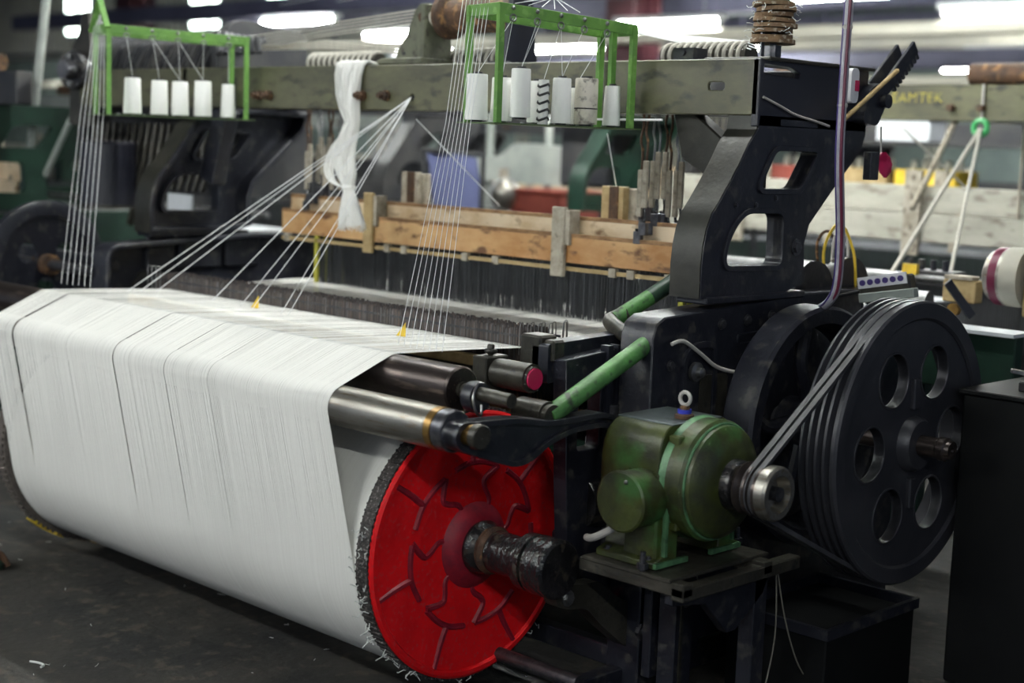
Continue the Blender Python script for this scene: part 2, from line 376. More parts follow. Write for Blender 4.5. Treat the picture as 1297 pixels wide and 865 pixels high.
# worn front edge of the arches (bare metal strip following the curve)
for x0, x1, par in ((.268, .376, ra), (LX-.1, LX+.012, la)):
    P = ARCH[:11]; q = [(y-.0035, z) for y, z in P]
    MB().plate(q+[(y+.002, z) for y, z in reversed(P)], [], x0, x1).build('worn_edge', 'arch_edge', par)
for (y, z) in ((.62,1.085),(.745,1.09),(.87,1.095)): bolt((.381,y,z), (1,0,0), .012, rl)
for (y, z) in ((.39,.98),(.38,.62)): bolt((.381,y,z), (1,0,0), .011, rl)
for (y, z) in ((.98,1.30),): bolt((.381,y,z), (1,0,0), .018, ra)
for (y, z) in ((.66,1.43),(.76,1.43),(.86,1.45)): bolt((.381,y,z), (1,0,0), .006, ra, h=.006)
for (y, z) in ((.62,1.08),(.80,1.08),(1.02,1.08),(.40,1.02)): bolt((LX-.068,y,z), (1,0,0), .016, ll)
# raised pads on the inner face of the far side plate
for (y0, y1) in ((.54,.68),(.70,.92),(.94,1.12)):
    MB().box(LX-.07, LX-.045, y0, y1, 1.0, 1.15).build('cast_pad', 'iron', ll, .008)
MB().cyl((LX-.08,.55,.93), (LX-.06,.55,.93), .07, n=24).build('bearing_hole', 'black', ll)
# oval recess with grease nipple on the near side plate
rec = fillet([(.44,.62),(.44,1.0),(.49,1.04),(.60,1.04),(.60,.62)], .05)
MB().plate(rec, [offset(rec, .018)], .379, .392).build('recess_lip', 'iron', rl, .003)
MB().plate(fillet([(.53,.66),(.53,.94),(.66,.94),(.66,.66)], .02), [], .381, .386).build('recess_pad', 'iron_worn', rl)
MB().lathe([(0,.028),(.012,.028),(.016,.016),(.03,.014),(.034,.006),(.034,.001)], (.384,.50,.955), (1,0,0), 20).build('oil_cup', 'steel', rl)
lo = fillet([(.70,1.015),(.70,1.05),(.86,1.055),(.86,1.02)], .012)
MB().plate(lo, [offset(lo, .007)], .380, .387).build('cast_mark', 'iron', rl)
# top beam: channel section with slot, end plate, braces
slot = [(x+.223, z+1.776) for x, z in fillet([(-.03,-.012),(-.03,.012),(.03,.012),(.03,-.012)], .012)]
hole = circle(-1.139, 1.739, .011, 12)
tb = MB().plate([(-3.48,1.692),(.375,1.692),(.375,1.856),(-3.48,1.856)], [slot, hole], .745, .757, 'Y').build('top_beam', 'beam_paint', loom, .003)
MB().box(-3.48, .375, .757, .84, 1.692, 1.703).build('lower_lip', 'beam_paint', tb)
MB().box(-3.48, .375, .757, .84, 1.845, 1.856).build('upper_lip', 'beam_paint', tb)
for x in (-1.995, -1.414, -1.279, -2.06):
    b = MB().cyl((x,.745,1.743), (x,.735,1.743), .02, n=14).cyl((x,.735,1.743), (x,.70,1.743), .010, n=10).cyl((x,.728,1.743), (x,.715,1.743), .018, n=6)
    b.build('bolt', 'rust', tb)
rb = MB().box(-3.48, .375, 1.22, 1.30, 1.70, 1.85).build('rear_beam', 'iron', loom, .004)
ep = [(.745,1.66),(.745,1.856),(1.335,1.856),(1.335,1.66)]
MB().plate(ep, [fillet([(.765,1.812),(.765,1.842),(.90,1.838),(.955,1.822),(.95,1.808)], .006), fillet([(.865,1.667),(.865,1.682),(1.06,1.682),(1.06,1.667)], .004)], .355, .380).build('end_plate', 'navy', loom, .003)
MB().box(.16, .40, .76, 1.34, 1.852, 1.862).build('cap_plate', 'iron_worn', loom, .003)
MB().plate([(.745,1.66),(.745,1.856),(1.335,1.856),(1.335,1.66)], [], LX-.10, LX-.07).build('end_plate', 'navy', loom, .003)
# diagonal bracing under the beam at the near arch
br = MB().plate([(.02,1.70),(.10,1.70),(.245,1.60),(.245,1.70),(.30,1.70),(.345,1.62),(.345,1.45),(.30,1.43),(.06,1.56)], [], .80, .86, 'Y')
br.build('beam_brace', 'arch_edge', loom, .005)
MB().bar((-2.40,.82,1.69), (-2.50,.82,1.38), .07, .10).build('beam_brace', 'iron', loom, .005)
# cross rails low between the sides
for (y0, y1, z0, z1) in ((.33,.41,.30,.44),(1.2,1.3,.5,.64),(1.45,1.55,.9,1.0)):
    MB().box(LX-.09, .36, y0, y1, z0, z1).build('cross_rail', 'iron', loom, .005)
MB().box(LX-.09, .36, 1.50, 1.58, 1.04, 1.08).build('breast_rail', 'green_frame', loom, .004)
# brackets reaching forward to the back-rest rollers and the warp roll
ARM = [(.33,.74),(.26,.79),(.12,.835),(.0,.832),(-.09,.81),(-.163,.77),(-.221,.765),(-.417,.832),(-.435,.865),(-.415,.90),(-.213,.893),(-.09,.872),(.0,.872),(.12,.875),(.27,.83),(.33,.80)]
for x0, x1 in ((.335,.368),(LX-.06,LX-.03)):
    arm = MB().plate(fillet(ARM, .03, 3), [], x0, x1).build('roller_arm', 'iron', loom, .004)
    MB().plate(fillet(ARM, .03, 3), [offset(fillet(ARM, .03, 3), .014)], x0-.012, x1+.012).build('arm_lip', 'iron', arm, .003)
LA = [(.36,.30),(.36,.16),(.31,.165),(.20,.25),(.13,.315),(.06,.325),(.015,.34),(.0,.375),(.06,.395),(.12,.385),(.18,.385),(.24,.34),(.30,.30)]
for x0, x1 in ((.285,.335),(LX-.04,LX+.01)):
    MB().plate(fillet(LA, .02, 3), [], x0, x1).build('beam_bracket', 'iron_worn', loom, .005)
bolt((.336,.05,.36), (1,0,0), .016, loom, 'steel')
for (y, z) in ((.33,.22),(.40,.27)):
    MB().cyl((.335,y,z), (.42,y,z), .016, n=12).cyl((.37,y,z), (.385,y,z), .028, n=6).build('stud', 'bolt', loom)
MB().bar((.30,.02,.06), (.30,1.0,.06), .05, .08).build('floor_rail', 'iron', loom, .004)
MB().bar((-2.4,.34,.12), (.3,.34,.12), .05, .06).build('floor_rail', 'iron', loom, .004)
MB().cyl((-.6,.12,.10), (.33,.12,.10), .022, n=14).build('treadle_shaft', 'bolt', loom)
# gearbox plate with square window between the arm and the side plate
gb = MB().plate([(.15,.30),(.12,.66),(.10,1.0),(.34,1.02),(.34,.30)], [fillet([(.16,.74),(.16,.92),(.25,.925),(.25,.74)], .015)], .20, .25).build('gear_cover', 'iron', loom, .005)
MB().box(.23, .26, .265, .285, .60, 1.03).box(.23, .26, .305, .315, .60, 1.03).build('cover_rib', 'navy', gb)
# let-off clutter behind the flange: worm housing, spring, gear
lo = thing('let_off_gear', 'greasy black let-off gear and worm housing behind the red flange', 'gear', (.2,.45,.3))
MB().lathe([(0,.10),(.05,.10),(.05,.04),(.16,.04)], (.12,.40,.58), (1,0,0), 32).build('worm_wheel', 'grease', lo)
MB().lathe([(0,.03),(.0,.07),(.08,.08),(.16,.07),(.16,.03)], (.22,.22,.58), (.2,1,0), 24).build('worm_housing', 'grease', lo)
MB().cyl((.25,.30,.40), (.25,.30,.86), .022, n=12).build('upright_shaft', 'bolt', lo)
for k, z in enumerate((.66,.70,.74)): MB().box(.05, .16, .42, .50, z, z+.022).build('spacer_plate', 'far_white' if k == 1 else 'steel', lo)

# near-end bearing block, its cap and lever
bk = thing('bearing_block', 'grimy iron bearing block with a crimson-painted shaft end', 'bearing', (.1,.0,.88))
MB().lathe([(0,.018),(0,.040),(.13,.040),(.13,.034),(.135,.030),(.135,.001)], (.09,.0,.955), (1,0,0), 28).build('sleeve', 'iron_worn', bk)
MB().cyl((.226,.0,.955), (.232,.0,.955), .029, n=24).build('painted_end', 'redplastic', bk)
MB().box(.03, .085, -.045, .045, .89, 1.0).cyl((.0575,0,1.0), (.0575,0,1.03), .012, n=8).cyl((.0575,0,1.005), (.0575,0,1.018), .020, n=6).build('clamp', 'iron_worn', bk, .004)
MB().box(.09, .17, .08, .15, .97, 1.06).box(.17, .21, .09, .14, .99, 1.05).build('cap_block', 'iron_worn', bk, .006)
MB().plate(fillet([(.08,1.0),(.08,1.04),(.48,1.055),(.48,1.0),(.30,.96),(.08,.93)], .01), [], .14, .20).build('lever', 'iron', bk, .004)

# bent green hand pipe
gp = thing('hand_pipe', 'bent green hand pipe bolted across the black side frame', 'pipe', (.3,.2,.87))
MB().tube([(.34,-.06,.875),(.345,.335,1.045)], .026, 18).build('lower_pipe', 'pipe', gp)
MB().tube(smooth([(.345,.33,1.04),(.25,.36,1.05),(.14,.41,1.075),(.13,.44,1.085),(.15,.47,1.10)], 5), .024, 14).build('elbow', 'iron_worn', gp)
MB().tube([(.135,.43,1.082),(.165,.55,1.145)], .024, 16).build('upper_pipe', 'pipe', gp)
MB().tube([(.165,.55,1.145),(.20,.70,1.225)], .0245, 16).build('upper_pipe', 'dkpipe', gp)
MB().lathe([(0,.024),(0,.040),(.10,.040),(.10,.024)], (.24,-.06,.875), (1,0,0), 24).cyl((.34,-.06,.875), (.358,-.06,.875), .034, n=24).build('end_boss', 'iron_worn', gp)

# ================================================================== rollers and warp
BY, BZ, BR = 0., .45, .382
CY, CZ, CR = -.38, .868, .055
DY, DZ, DR = -.20, .934, .062
ch = thing('guide_roller', 'shiny scuffed steel guide roller with brassy end, under the warp', 'roller', (-.85,CY,CZ))
MB().cyl((LX+.08,CY,CZ), (.262,CY,CZ), CR, n=40).build('barrel', 'chrome', ch, .004)
MB().cyl((.262,CY,CZ), (.285,CY,CZ), CR*1.003, n=40).build('brassy_band', 'brass', ch)
MB().cyl((.285,CY,CZ), (.325,CY,CZ), CR*.985, n=40).build('end_ring', 'bolt', ch, .003)
MB().cyl((.325,CY,CZ), (.40,CY,CZ), .027, n=24).build('journal', 'brass', ch)
MB().cyl((.395,CY,CZ), (.42,CY,CZ), .032, n=20).build('journal_cap', 'iron_worn', ch, .003)
dk = thing('back_roller', 'dark oiled steel back roller carrying the warp over its top', 'roller', (-.85,DY,DZ))
MB().cyl((LX+.02,DY,DZ), (.155,DY,DZ), DR, n=44).build('barrel', 'darksteel', dk, .005)
MB().cyl((.155,DY,DZ), (.165,DY,DZ), .022, n=20).cyl((.165,DY,DZ), (.34,DY,DZ-.005), .019, n=20).build('journal', 'iron_worn', dk)
MB().lathe([(0,.015),(0,.04),(.018,.043),(.036,.04),(.036,.015)], (.19,DY,DZ-.012), (1,0,0), 22).build('collar', 'iron', dk)
MB().tube(smooth([(.235,DY-.02,DZ+.03),(.245,DY-.045,DZ+.0),(.25,DY-.04,DZ-.04),(.24,DY-.01,DZ-.055),(.23,DY,DZ-.03)], 5), .004, 6).build('wire_clip', 'steel', dk)

wbm = thing('warp_beam', 'full warp roll of white cotton with a red ribbed flange', 'warp beam', (-.98, 0, .06))
prof = []
for k in range(61):
    t = k/60; x = -1.982+t*1.945
    prof.append((x, BR))
MB().lathe(prof, (0,BY,BZ), (1,0,0), 160).build('cotton_winding', 'winding', wbm)
MB().cyl((LX-.05,BY,BZ), (.20,BY,BZ), .05, n=24).build('core_shaft', 'iron', wbm)
# near flange
fl = MB().lathe([(-.03,.10),(-.03,.386),(.016,.386),(.022,.378),(.022,.366),(.014,.360),(.010,.25),(.014,.12),(.03,.10)], (0,BY,BZ), (1,0,0), 120, closed=True).build('flange', 'red', wbm)
nt = 132
g = MB()
for k in range(nt):
    a = 2*PI*k/nt; c, s_ = math.cos(a), math.sin(a); j = random.uniform(-.002,.003)
    y, z = BY+c*.386, BZ+s_*.386; ty, tz = -s_*.0052, c*.0052; ry, rz = c*(.007+j*.6), s_*(.007+j*.6)
    x0, x1 = -.036, .012
    vs = []
    for x in (x0,x1):
        vs += [(x,y-ty-c*.004,z-tz-s_*.004),(x,y+ty-c*.004,z+tz-s_*.004),(x,y+ty*.5+ry,z+tz*.5+rz),(x,y-ty*.5+ry,z-tz*.5+rz)]
    g.add(vs, [(0,1,2,3),(7,6,5,4),(0,4,5,1),(1,5,6,2),(2,6,7,3),(3,7,4,0)])
g.lathe([(-.037,.37),(-.037,.390),(.010,.390),(.010,.37)], (0,BY,BZ), (1,0,0), 120, closed=True)
g.build('tooth_rim', 'teeth', fl)
def face_rib(pts, w, h=.008):
    """flat-topped rib on the flange face through (r, angle in degrees) points"""
    P = [Vector((.011, BY+r*math.cos(math.radians(a)), BZ+r*math.sin(math.radians(a)))) for r, a in pts]
    P = smooth(P, 5); g = MB(); L_ = []
    for i, p in enumerate(P):
        t = (P[min(i+1,len(P)-1)]-P[max(i-1,0)]).normalized(); n = Vector((1,0,0)).cross(t).normalized()
        L_.append([p-n*w, p-n*w*.45+Vector((h,0,0)), p+n*w*.45+Vector((h,0,0)), p+n*w])
    return g.loft(L_).build('rib', 'red_rib', fl)
# angles: 0 = +Y (away), 90 = up, 180 = towards the aisle
for k in range(7):
    a = 12+k*360/7
    face_rib([(.085,a),(.135,a+2),(.165,a+13),(.19,a+15),(.235,a+4)], .010)
    face_rib([(.235,a+5),(.238,a+18),(.240,a+31),(.236,a+46)], .009)
    face_rib([(.242,a+29),(.30,a+29),(.372,a+30)], .010)
MB().lathe([(.008,.10),(.016,.125),(.032,.105),(.045,.085),(.045,.05)], (0,BY,BZ), (1,0,0), 40).build('hub', 'red_rib', fl)
hb = MB().lathe([(.03,.04),(.03,.072),(.055,.078),(.075,.070),(.085,.062),(.085,.04)], (0,BY,BZ), (1,0,0), 36).build('hub_nut', 'grease', wbm)
MB().lathe([(.08,.03),(.08,.060),(.095,.066),(.11,.060),(.225,.058),(.225,.03)], (0,BY,BZ), (1,0,0), 36).build('shaft_sleeve', 'grease', wbm)
MB().lathe([(.082,.05),(.082,.0645),(.097,.069),(.112,.063),(.112,.05)], (0,BY,BZ), (1,0,0), 36, closed=True).build('rusty_collar', 'rust', wbm)
MB().lathe([(.225,.03),(.225,.074),(.232,.080),(.262,.080),(.264,.070),(.272,.070),(.275,.082),(.345,.082),(.352,.074),(.352,.02)], (0,BY,BZ), (1,0,0), 40).build('bearing_cap', 'grease', wbm)
# far flange
ff = MB().lathe([(-2.045,.06),(-2.045,.396),(-2.040,.402),(-1.985,.402),(-1.980,.06)], (0,BY,BZ), (1,0,0), 96, closed=True).build('flange', 'rim_left', wbm)
ff['label'] = 'dusty brown flange rim with a yellow patch'
g = MB()
for k in range(110):
    a = 2*PI*k/110; c, s_ = math.cos(a), math.sin(a)
    g.bar((-2.015, BY+c*.397, BZ+s_*.397), (-2.015, BY+c*.409, BZ+s_*.409), .010, .045, (1,0,0))
g.build('tooth_rim', 'rim_left', ff)
g = MB(); th = [math.radians(226+3*i) for i in range(8)]
g.loft([[(-2.05,BY+r*math.cos(a),BZ+r*math.sin(a)) for r in (.400,.4125)]+[(-1.992+random.uniform(-.014,.004),BY+r*math.cos(a),BZ+r*math.sin(a)) for r in (.4125,.400)] for a in th])
g.build('yellow_patch', 'yellow', ff)
# lint caught in the teeth
g = MB()
for k in range(60):
    a = math.radians(random.uniform(140,330)); r = .396; x = random.uniform(-.035,.012)
    p = Vector((x,BY+r*math.cos(a),BZ+r*math.sin(a))); q = [p]
    for _ in range(3): q.append(q[-1]+Vector((random.uniform(-.012,.012),random.uniform(-.012,.012)+.004*math.cos(a),random.uniform(-.012,.010))))
    g.tube(q, .0016, 4)
lint = g.build('lint', 'lint', fl); lint['kind'] = 'stuff'

# the warp: hundreds of threads laid side by side from the roll over both rollers to the healds
path = []          # (y, z, left x, right x)
def arc(cy, cz, r, a0, a1, n, xl0, xr0, xl1, xr1):
    for k in range(n+1):
        t = k/n; a = math.radians(a0+(a1-a0)*t)
        path.append((cy+r*math.cos(a), cz+r*math.sin(a), xl0+(xl1-xl0)*t, xr0+(xr1-xr0)*t))
arc(BY, BZ, BR+.0015, 300, 187, 22, -1.980, -.040, -1.978, -.046)
arc(CY, CZ, CR+.002, 187, 112, 6, -2.03, -.112, -2.035, -.112)
arc(DY, DZ, DR+.002, 112, 86, 4, -2.055, -.11, -2.06, -.11)
for y, z in ((.10,.986),(.33,.975),(.47,.982),(.93,.994),(1.34,.985)): path.append((y, z, -2.07, -.125))
g = MB(); NS = 680; edges = []
NW = 18                                    # path points lying on the roll
for k in range(NS):
    f0 = k/NS; f1 = (k+(random.choice((.72,.9,1.05,1.05)) if k < 62 else (.86 if random.random() < .05 else 1.06)))/NS; fw = (k+1.06)/NS
    gap = .0895 < f0 < .0965 or .4335 < f0 < .436 or .5855 < f0 < .587 or .7065 < f0 < .7075
    j = random.uniform(-.0004, .0004); vs = []
    for i, (y, z, xl, xr) in enumerate(path[:NW] if gap else path):
        w = xr-xl; front = z < .95 and y < -.3; fe = fw if i < NW else f1
        dy, dz = (-j if front else 0), (j if y > -.3 else 0)
        vs += [(xl+w*f0, y+dy, z+dz), (xl+w*fe, y+dy, z+dz)]
    g.add(vs, [(2*i,2*i+1,2*i+3,2*i+2) for i in range(len(vs)//2-1)])
ws = g.build('warp_sheet', 'sheet'); ws['kind'] = 'stuff'; tag(ws, 'sheet of white warp threads running over the rollers into the loom', 'warp')

# ================================================================== drop wires (warp stop motion)
ds = thing('drop_wire_bank', 'long bank of dark steel drop wires hanging over the white warp', 'drop wires', (-1.1,.42,.93))
g = MB()
for row in range(6):
    y = .335+.022*row
    for k in range(430):
        x = -2.17+2.03*(k+random.uniform(-.3,.3))/430; zt = 1.028+random.uniform(-.006,.005); h = .11
        a = random.uniform(-.25,.25); dx, dy = .0036*math.sin(a+1.2), .0036*math.cos(a+1.2)
        x2 = x+random.uniform(-.002,.002)
        g.add([(x-dx,y-dy,zt-h),(x+dx,y+dy,zt-h),(x2+dx,y+dy,zt),(x2-dx,y-dy,zt)], [(0,1,2,3)])
dw = g.build('drop_wires', 'dropper', ds); dw['kind'] = 'stuff'
for row in range(6):
    y = .335+.022*row
    MB().box(-2.22, -.09, y-.001, y+.001, 1.002, 1.010).build('contact_bar', 'iron', ds)
for k in range(9):
    x = -.15+.012*(k % 5)+(.02 if k > 4 else 0); y = .335+.035*(k % 6)
    MB().tube(smooth([(x,y-.008,.95),(x,y-.008,1.035),(x+.002,y,1.048),(x,y+.008,1.035),(x,y+.008,.96)], 4), .0018, 6).build('end_loop', 'steel', ds)
for k in range(3):
    x = -2.16+.03*k; y = .30
    MB().tube(smooth([(x,y-.008,.96),(x,y-.008,1.05),(x,y,1.06),(x,y+.008,1.05),(x,y+.008,.96)], 4), .0022, 6).build('end_loop', 'steel', ds)
MB().box(-2.3, .05, .285, .31, .90, .935).build('front_rail', 'woodtan', ds, .002)
MB().box(-.14, .0, .33, .53, .975, .99).build('end_tray', 'woodtan', ds, .002)
for k, (x, y) in enumerate(((-1.30,.18),(-.46,.12))):
    o = MB().add([(x-.02,y,.985),(x+.02,y+.004,.985),(x+.015,y+.008,1.03),(x-.02,y+.012,.985)], [(0,1,2),(1,3,2),(3,0,2),(0,3,1)]).build('paper_marker', 'yellow')
    tag(o, ('small yellow paper marker stuck in the warp under the rising fan of threads', 'small yellow paper marker in the warp beside the hanging creel threads')[k], 'marker')

# ================================================================== heald frames
def heald_frame(y, z0, z1, m, lab, wires=True, xl=-2.14, xr=.0):
    r = thing('loom_harness', lab, 'harness', ((xl+xr)/2, y, .62))
    MB().box(xl, xr, y-.007, y+.007, z0, z1).build('top_board', m, r, .002)
    MB().box(xl, xr, y-.0085, y+.0085, z1-.012, z1+.001).build('browned_edge', 'brown_edge', r, .001)
    MB().box(xl, xr, y-.006, y+.006, z0-.028, z0-.014).build('heald_bar', 'woodtan', r)
    MB().box(xl, xr, y-.007, y+.007, .62, .68).build('bottom_board', m, r, .002)
    MB().box(xr-.02, xr, y-.006, y+.006, .68, z0).build('end_stay', 'olive_yellow', r); MB().box(xl+.22, xl+.24, y-.006, y+.006, .68, z0).build('end_stay', 'olive_yellow', r)
    for k, x in enumerate((-2.1, -1.46, -1.36, -1.02, -.86, -.30, -.22, -.06)):
        MB().box(x-.02, x+.012, y-.012, y+.008, z0-.034, z0-.004).build('bar_hook', 'woodgrey', r, .002)
    if wires:
        g = MB()
        for k in range(520):
            x = xl+.25+(xr-xl-.27)*(k+random.uniform(-.35,.35))/520; w = .0011; yy = y+random.uniform(-.004,.004); x2 = x+random.uniform(-.003,.003)
            g.add([(x-w,yy-w,.68),(x+w,yy-w,.68),(x,yy+w,.68),(x2-w,yy-w,z0-.015),(x2+w,yy-w,z0-.015),(x2,yy+w,z0-.015)], [(0,1,4,3),(1,2,5,4),(2,0,3,5)])
        o = g.build('heald_wires', 'heald', r); o['kind'] = 'stuff'
    return r
heald_frame(.93, 1.184, 1.284, 'wood', 'front heald frame with stained orange-tan top board')
heald_frame(.975, 1.235, 1.343, 'cream', 'raised heald frame with cream board behind the orange-tan one')
heald_frame(1.02, 1.20, 1.30, 'cream', 'third heald frame hidden low behind the cream board')
heald_frame(1.065, 1.225, 1.330, 'wood', 'rearmost heald frame with brown-edged top board')
# wooden guide blocks standing over the boards
for (x, y0, y1, z0, z1, m, w, lab) in ((-1.565,.905,.922,1.14,1.375,'woodtan',.055,'narrow yellowed wood clip gripping the heald boards by the hanging hank'),
                                  (-.545,.903,.922,1.135,1.375,'woodgrey',.060,'narrow grey wood clip gripping the heald boards under the spool frame'),
                                  (-1.525,1.085,1.11,1.20,1.46,'woodgrey',.10,'grey wood block standing behind the boards by the hank'),
                                  (-.46,1.085,1.12,1.20,1.45,'woodtan',.10,'yellowed wood block standing behind the boards under the spool frame')):
    r = thing('guide_block', lab, 'wood block', (x, y0, z0))
    MB().box(x-w/2, x+w/2, y0, y1, z0, z1).build('front_plate', m, r, .003)
    if w > .08:
        MB().box(x-.01, x+.03, y0-.004, y0, z1-.12, z1).build('dark_insert', 'rust', r); MB().box(x+.03, x+w/2+.03, y1, y1+.02, z0, z1-.005).build('rear_plate', 'woodgrey', r, .003)
    else:
        MB().box(x+w/2, x+w/2+.02, y0+.005, y0+.06, z1-.13, z1-.01).build('side_cheek', 'woodgrey', r, .002)
# hooks and straps lifting the frames
def hanger(x, y, z0, side, k):
    r = thing('heald_hanger', 'rusty wire hook and strap lifting the heald frames, %s' % side, 'hook', (x,y,z0), 'heald hangers, '+side)
    MB().tube(smooth([(x,y,z0+.20),(x+.004,y,z0+.27),(x-.006,y,z0+.31),(x+.003,y,z0+.36),(x,y,1.70)], 4), .0045, 6).build('upper_wire', 'steel' if k % 2 else 'rust', r)
    MB().box(x-.010, x+.010, y-.006, y+.006, z0+.06, z0+.215).build('strap', 'woodgrey', r, .002)
    MB().tube(smooth([(x,y,z0+.07),(x+.007,y-.002,z0+.03),(x,y-.004,z0),(x-.008,y-.002,z0+.02)], 4), .005, 6).build('hook', 'grease', r)
    MB().box(x-.016, x+.016, y-.009, y+.009, z0-.03, z0+.012).build('clamp', 'bolt', r, .002)
for k in range(8): hanger(-.205+.014*(k % 4)+.02*(k//4), .93+.045*(k % 4), 1.30+.03*(k % 3), 'beside the near black arch', k)
for k in range(8): hanger(-1.985+.014*(k % 4)+.02*(k//4), .93+.045*(k % 4), 1.31+.03*(k % 3), 'left of the hanging hank', k)

# ================================================================== creels with yarn cones
def creel(A, B, v, zt, zl, zr, lab, peak):
    A = Vector((*A,0)); B = Vector((*B,0)); v = Vector((*v,0)); u = (B-A)
    r = thing('yarn_creel', lab, 'creel', (A+u*.5+v*.5)+Vector((0,0,zt)))
    def P(s, t, z): p = A+u*s+v*t; return (p.x, p.y, z)
    o = -.05
    MB().add([P(o,-.12,zt),P(1.06,-.12,zt),P(1.06,1.15,zt),P(o,1.15,zt),P(o,-.12,zt+.004),P(1.06,-.12,zt+.004),P(1.06,1.15,zt+.004),P(o,1.15,zt+.004)],
             [(3,2,1,0),(4,5,6,7),(0,1,5,4),(1,2,6,5),(2,3,7,6),(3,0,4,7)]).build('tray', 'green_tray', r)
    zz = lambda s: zl+(zr-zl)*s
    for (s, t) in ((0,0),(0,1),(1,0),(1,1),(.93,.35)):
        MB().bar(P(s,t,zt), P(s,t,zz(s)), .018, .018, (u.x,u.y,0)).build('post', 'green', r)
    for t in (0, 1):
        MB().bar(P(-.02,t,zz(0)-.012), P(1.02,t,zz(1)-.012), .010, .034).build('rail', 'green', r, .001)
    for s in (0, 1): MB().bar(P(s,0,zz(s)-.012), P(s,1,zz(s)-.012), .010, .034).build('end_rail', 'green', r, .001)
    n = 5
    for k in range(n):
        s = .08+k*.175 if not peak else .12+k*.185
        c = Vector(P(s, -.04, zz(s)-.035)); ring = [c+Vector((.010*math.cos(a)*u.normalized().x, .010*math.cos(a)*u.normalized().y, .010*math.sin(a))) for a in [2*PI*i/14 for i in range(14)]]
        e = MB().tube(ring, .0028, 6, close=True).build('eyelet', 'steel', r)
        MB().sphere(P(s,-.035,zz(s)-.006), .007, 6).build('screw', 'steel', e)
    for s in (.12,.3,.52,.72,.92):
        MB().cyl(P(s,.5,zt), P(s,.5,zt+.01), .008, n=8).build('peg', 'steel', r)
    if peak:   # gable of drilled strip where the threads gather
        for (a, b) in ((P(-.02,1.1,zz(0)-.02), P(-.02,.45,zz(0)+.10)), (P(-.02,.45,zz(0)+.10), P(-.02,-.1,zz(0)-.01))):
            MB().bar(a, b, .014, .022, (u.x,u.y,0)).build('peak_strip', 'green', r)
    return P
PR_ = creel((-.17,.22), (-.06,.69), (-.16,.03), 1.640, 1.985, 1.955, 'bright green creel with cones hung before the near end of the top beam', False)
PL_ = creel((-2.30,.20), (-2.08,.69), (-.15,.03), 1.640, 1.985, 1.965, 'bright green creel with a drilled peak, hung at the far end of the top beam', True)
def cone(x, y, z, rb, rt, h, lab, grp, m='yarn', base='black'):
    r = thing('yarn_cone', lab, 'yarn cone', (x,y,z), grp)
    MB().lathe([(.006,rb*.7),(.006,rb*.97),(.010,rb),(h-.004,rt),(h,rt*.94),(h,rt*.45),(h-.01,rt*.4)], (x,y,z), (0,0,1), 32).build('yarn', m, r)
    MB().lathe([(0,rb*.55),(.012,rb*.55),(.012,rt*.5),(h+.006,rt*.5),(h+.006,rt*.25),(h-.02,rt*.25)], (x,y,z), (0,0,1), 20).build('core', base, r)
    return r
zt = 1.6445
g1 = 'cones on the creel at the near end of the beam'
cone(-.289,.249,zt,.034,.031,.142,'fat white yarn cone at the corner post, under the rust roller', None)
cone(-.269,.333,zt,.033,.030,.136,'white yarn cone half hidden behind a green post of the near creel', None)
cone(-.193,.337,zt+.012,.031,.029,.150,'tall white yarn cone on a black foot, highest on the near creel', None)
cone(-.240,.458,zt,.030,.027,.132,'white yarn cone behind the tallest one on the near creel', None)
cone(-.159,.481,zt,.031,.028,.142,'white yarn cone beside the black zigzag package', None)
cone(-.208,.592,zt,.026,.024,.118,'white yarn cone squeezed behind the stained paper package', None)
c = cone(-.138,.570,zt,.036,.0355,.146,'stained paper-wrapped package with dark blotches between white cones', None, 'paper_cone'); c.name = 'paper_package'; c['category'] = 'package'
MB().lathe([(.052,.0362),(.054,.037),(.056,.0362)], (-.138,.570,zt), (0,0,1), 32).build('string', 'black', c)
cone(-.116,.666,zt,.028,.0235,.128,'slim white yarn cone standing apart by the last green post', None)
# package with black zigzag winding
r = thing('zigzag_package', 'thin spool with black and white zigzag winding beside a white cone', 'package', (-.196,.440,zt))
MB().cyl((-.196,.440,zt), (-.196,.440,zt+.135), .016, n=20).build('yarn', 'yarn', r)
for k in range(5):
    z = zt+.012+.025*k
    MB().tube([(-.196+.0165*math.cos(a), .440+.0165*math.sin(a), z+.010*abs(((i/6.) % 2)-1)) for i, a in enumerate([2*PI*q/24 for q in range(24)])], .004, 5, close=True).build('black_band', 'black', r)
g2 = 'cones on the peaked creel at the far end'
for k, (x, y, rb, rt, h) in enumerate(((-2.314,.314,.036,.031,.146),(-2.271,.409,.035,.031,.140),(-2.238,.483,.035,.031,.140),(-2.201,.566,.036,.033,.146),(-2.159,.659,.031,.026,.138))):
    cone(x, y, zt, rb, rt, h, 'white yarn cone on the peaked green creel', g2)
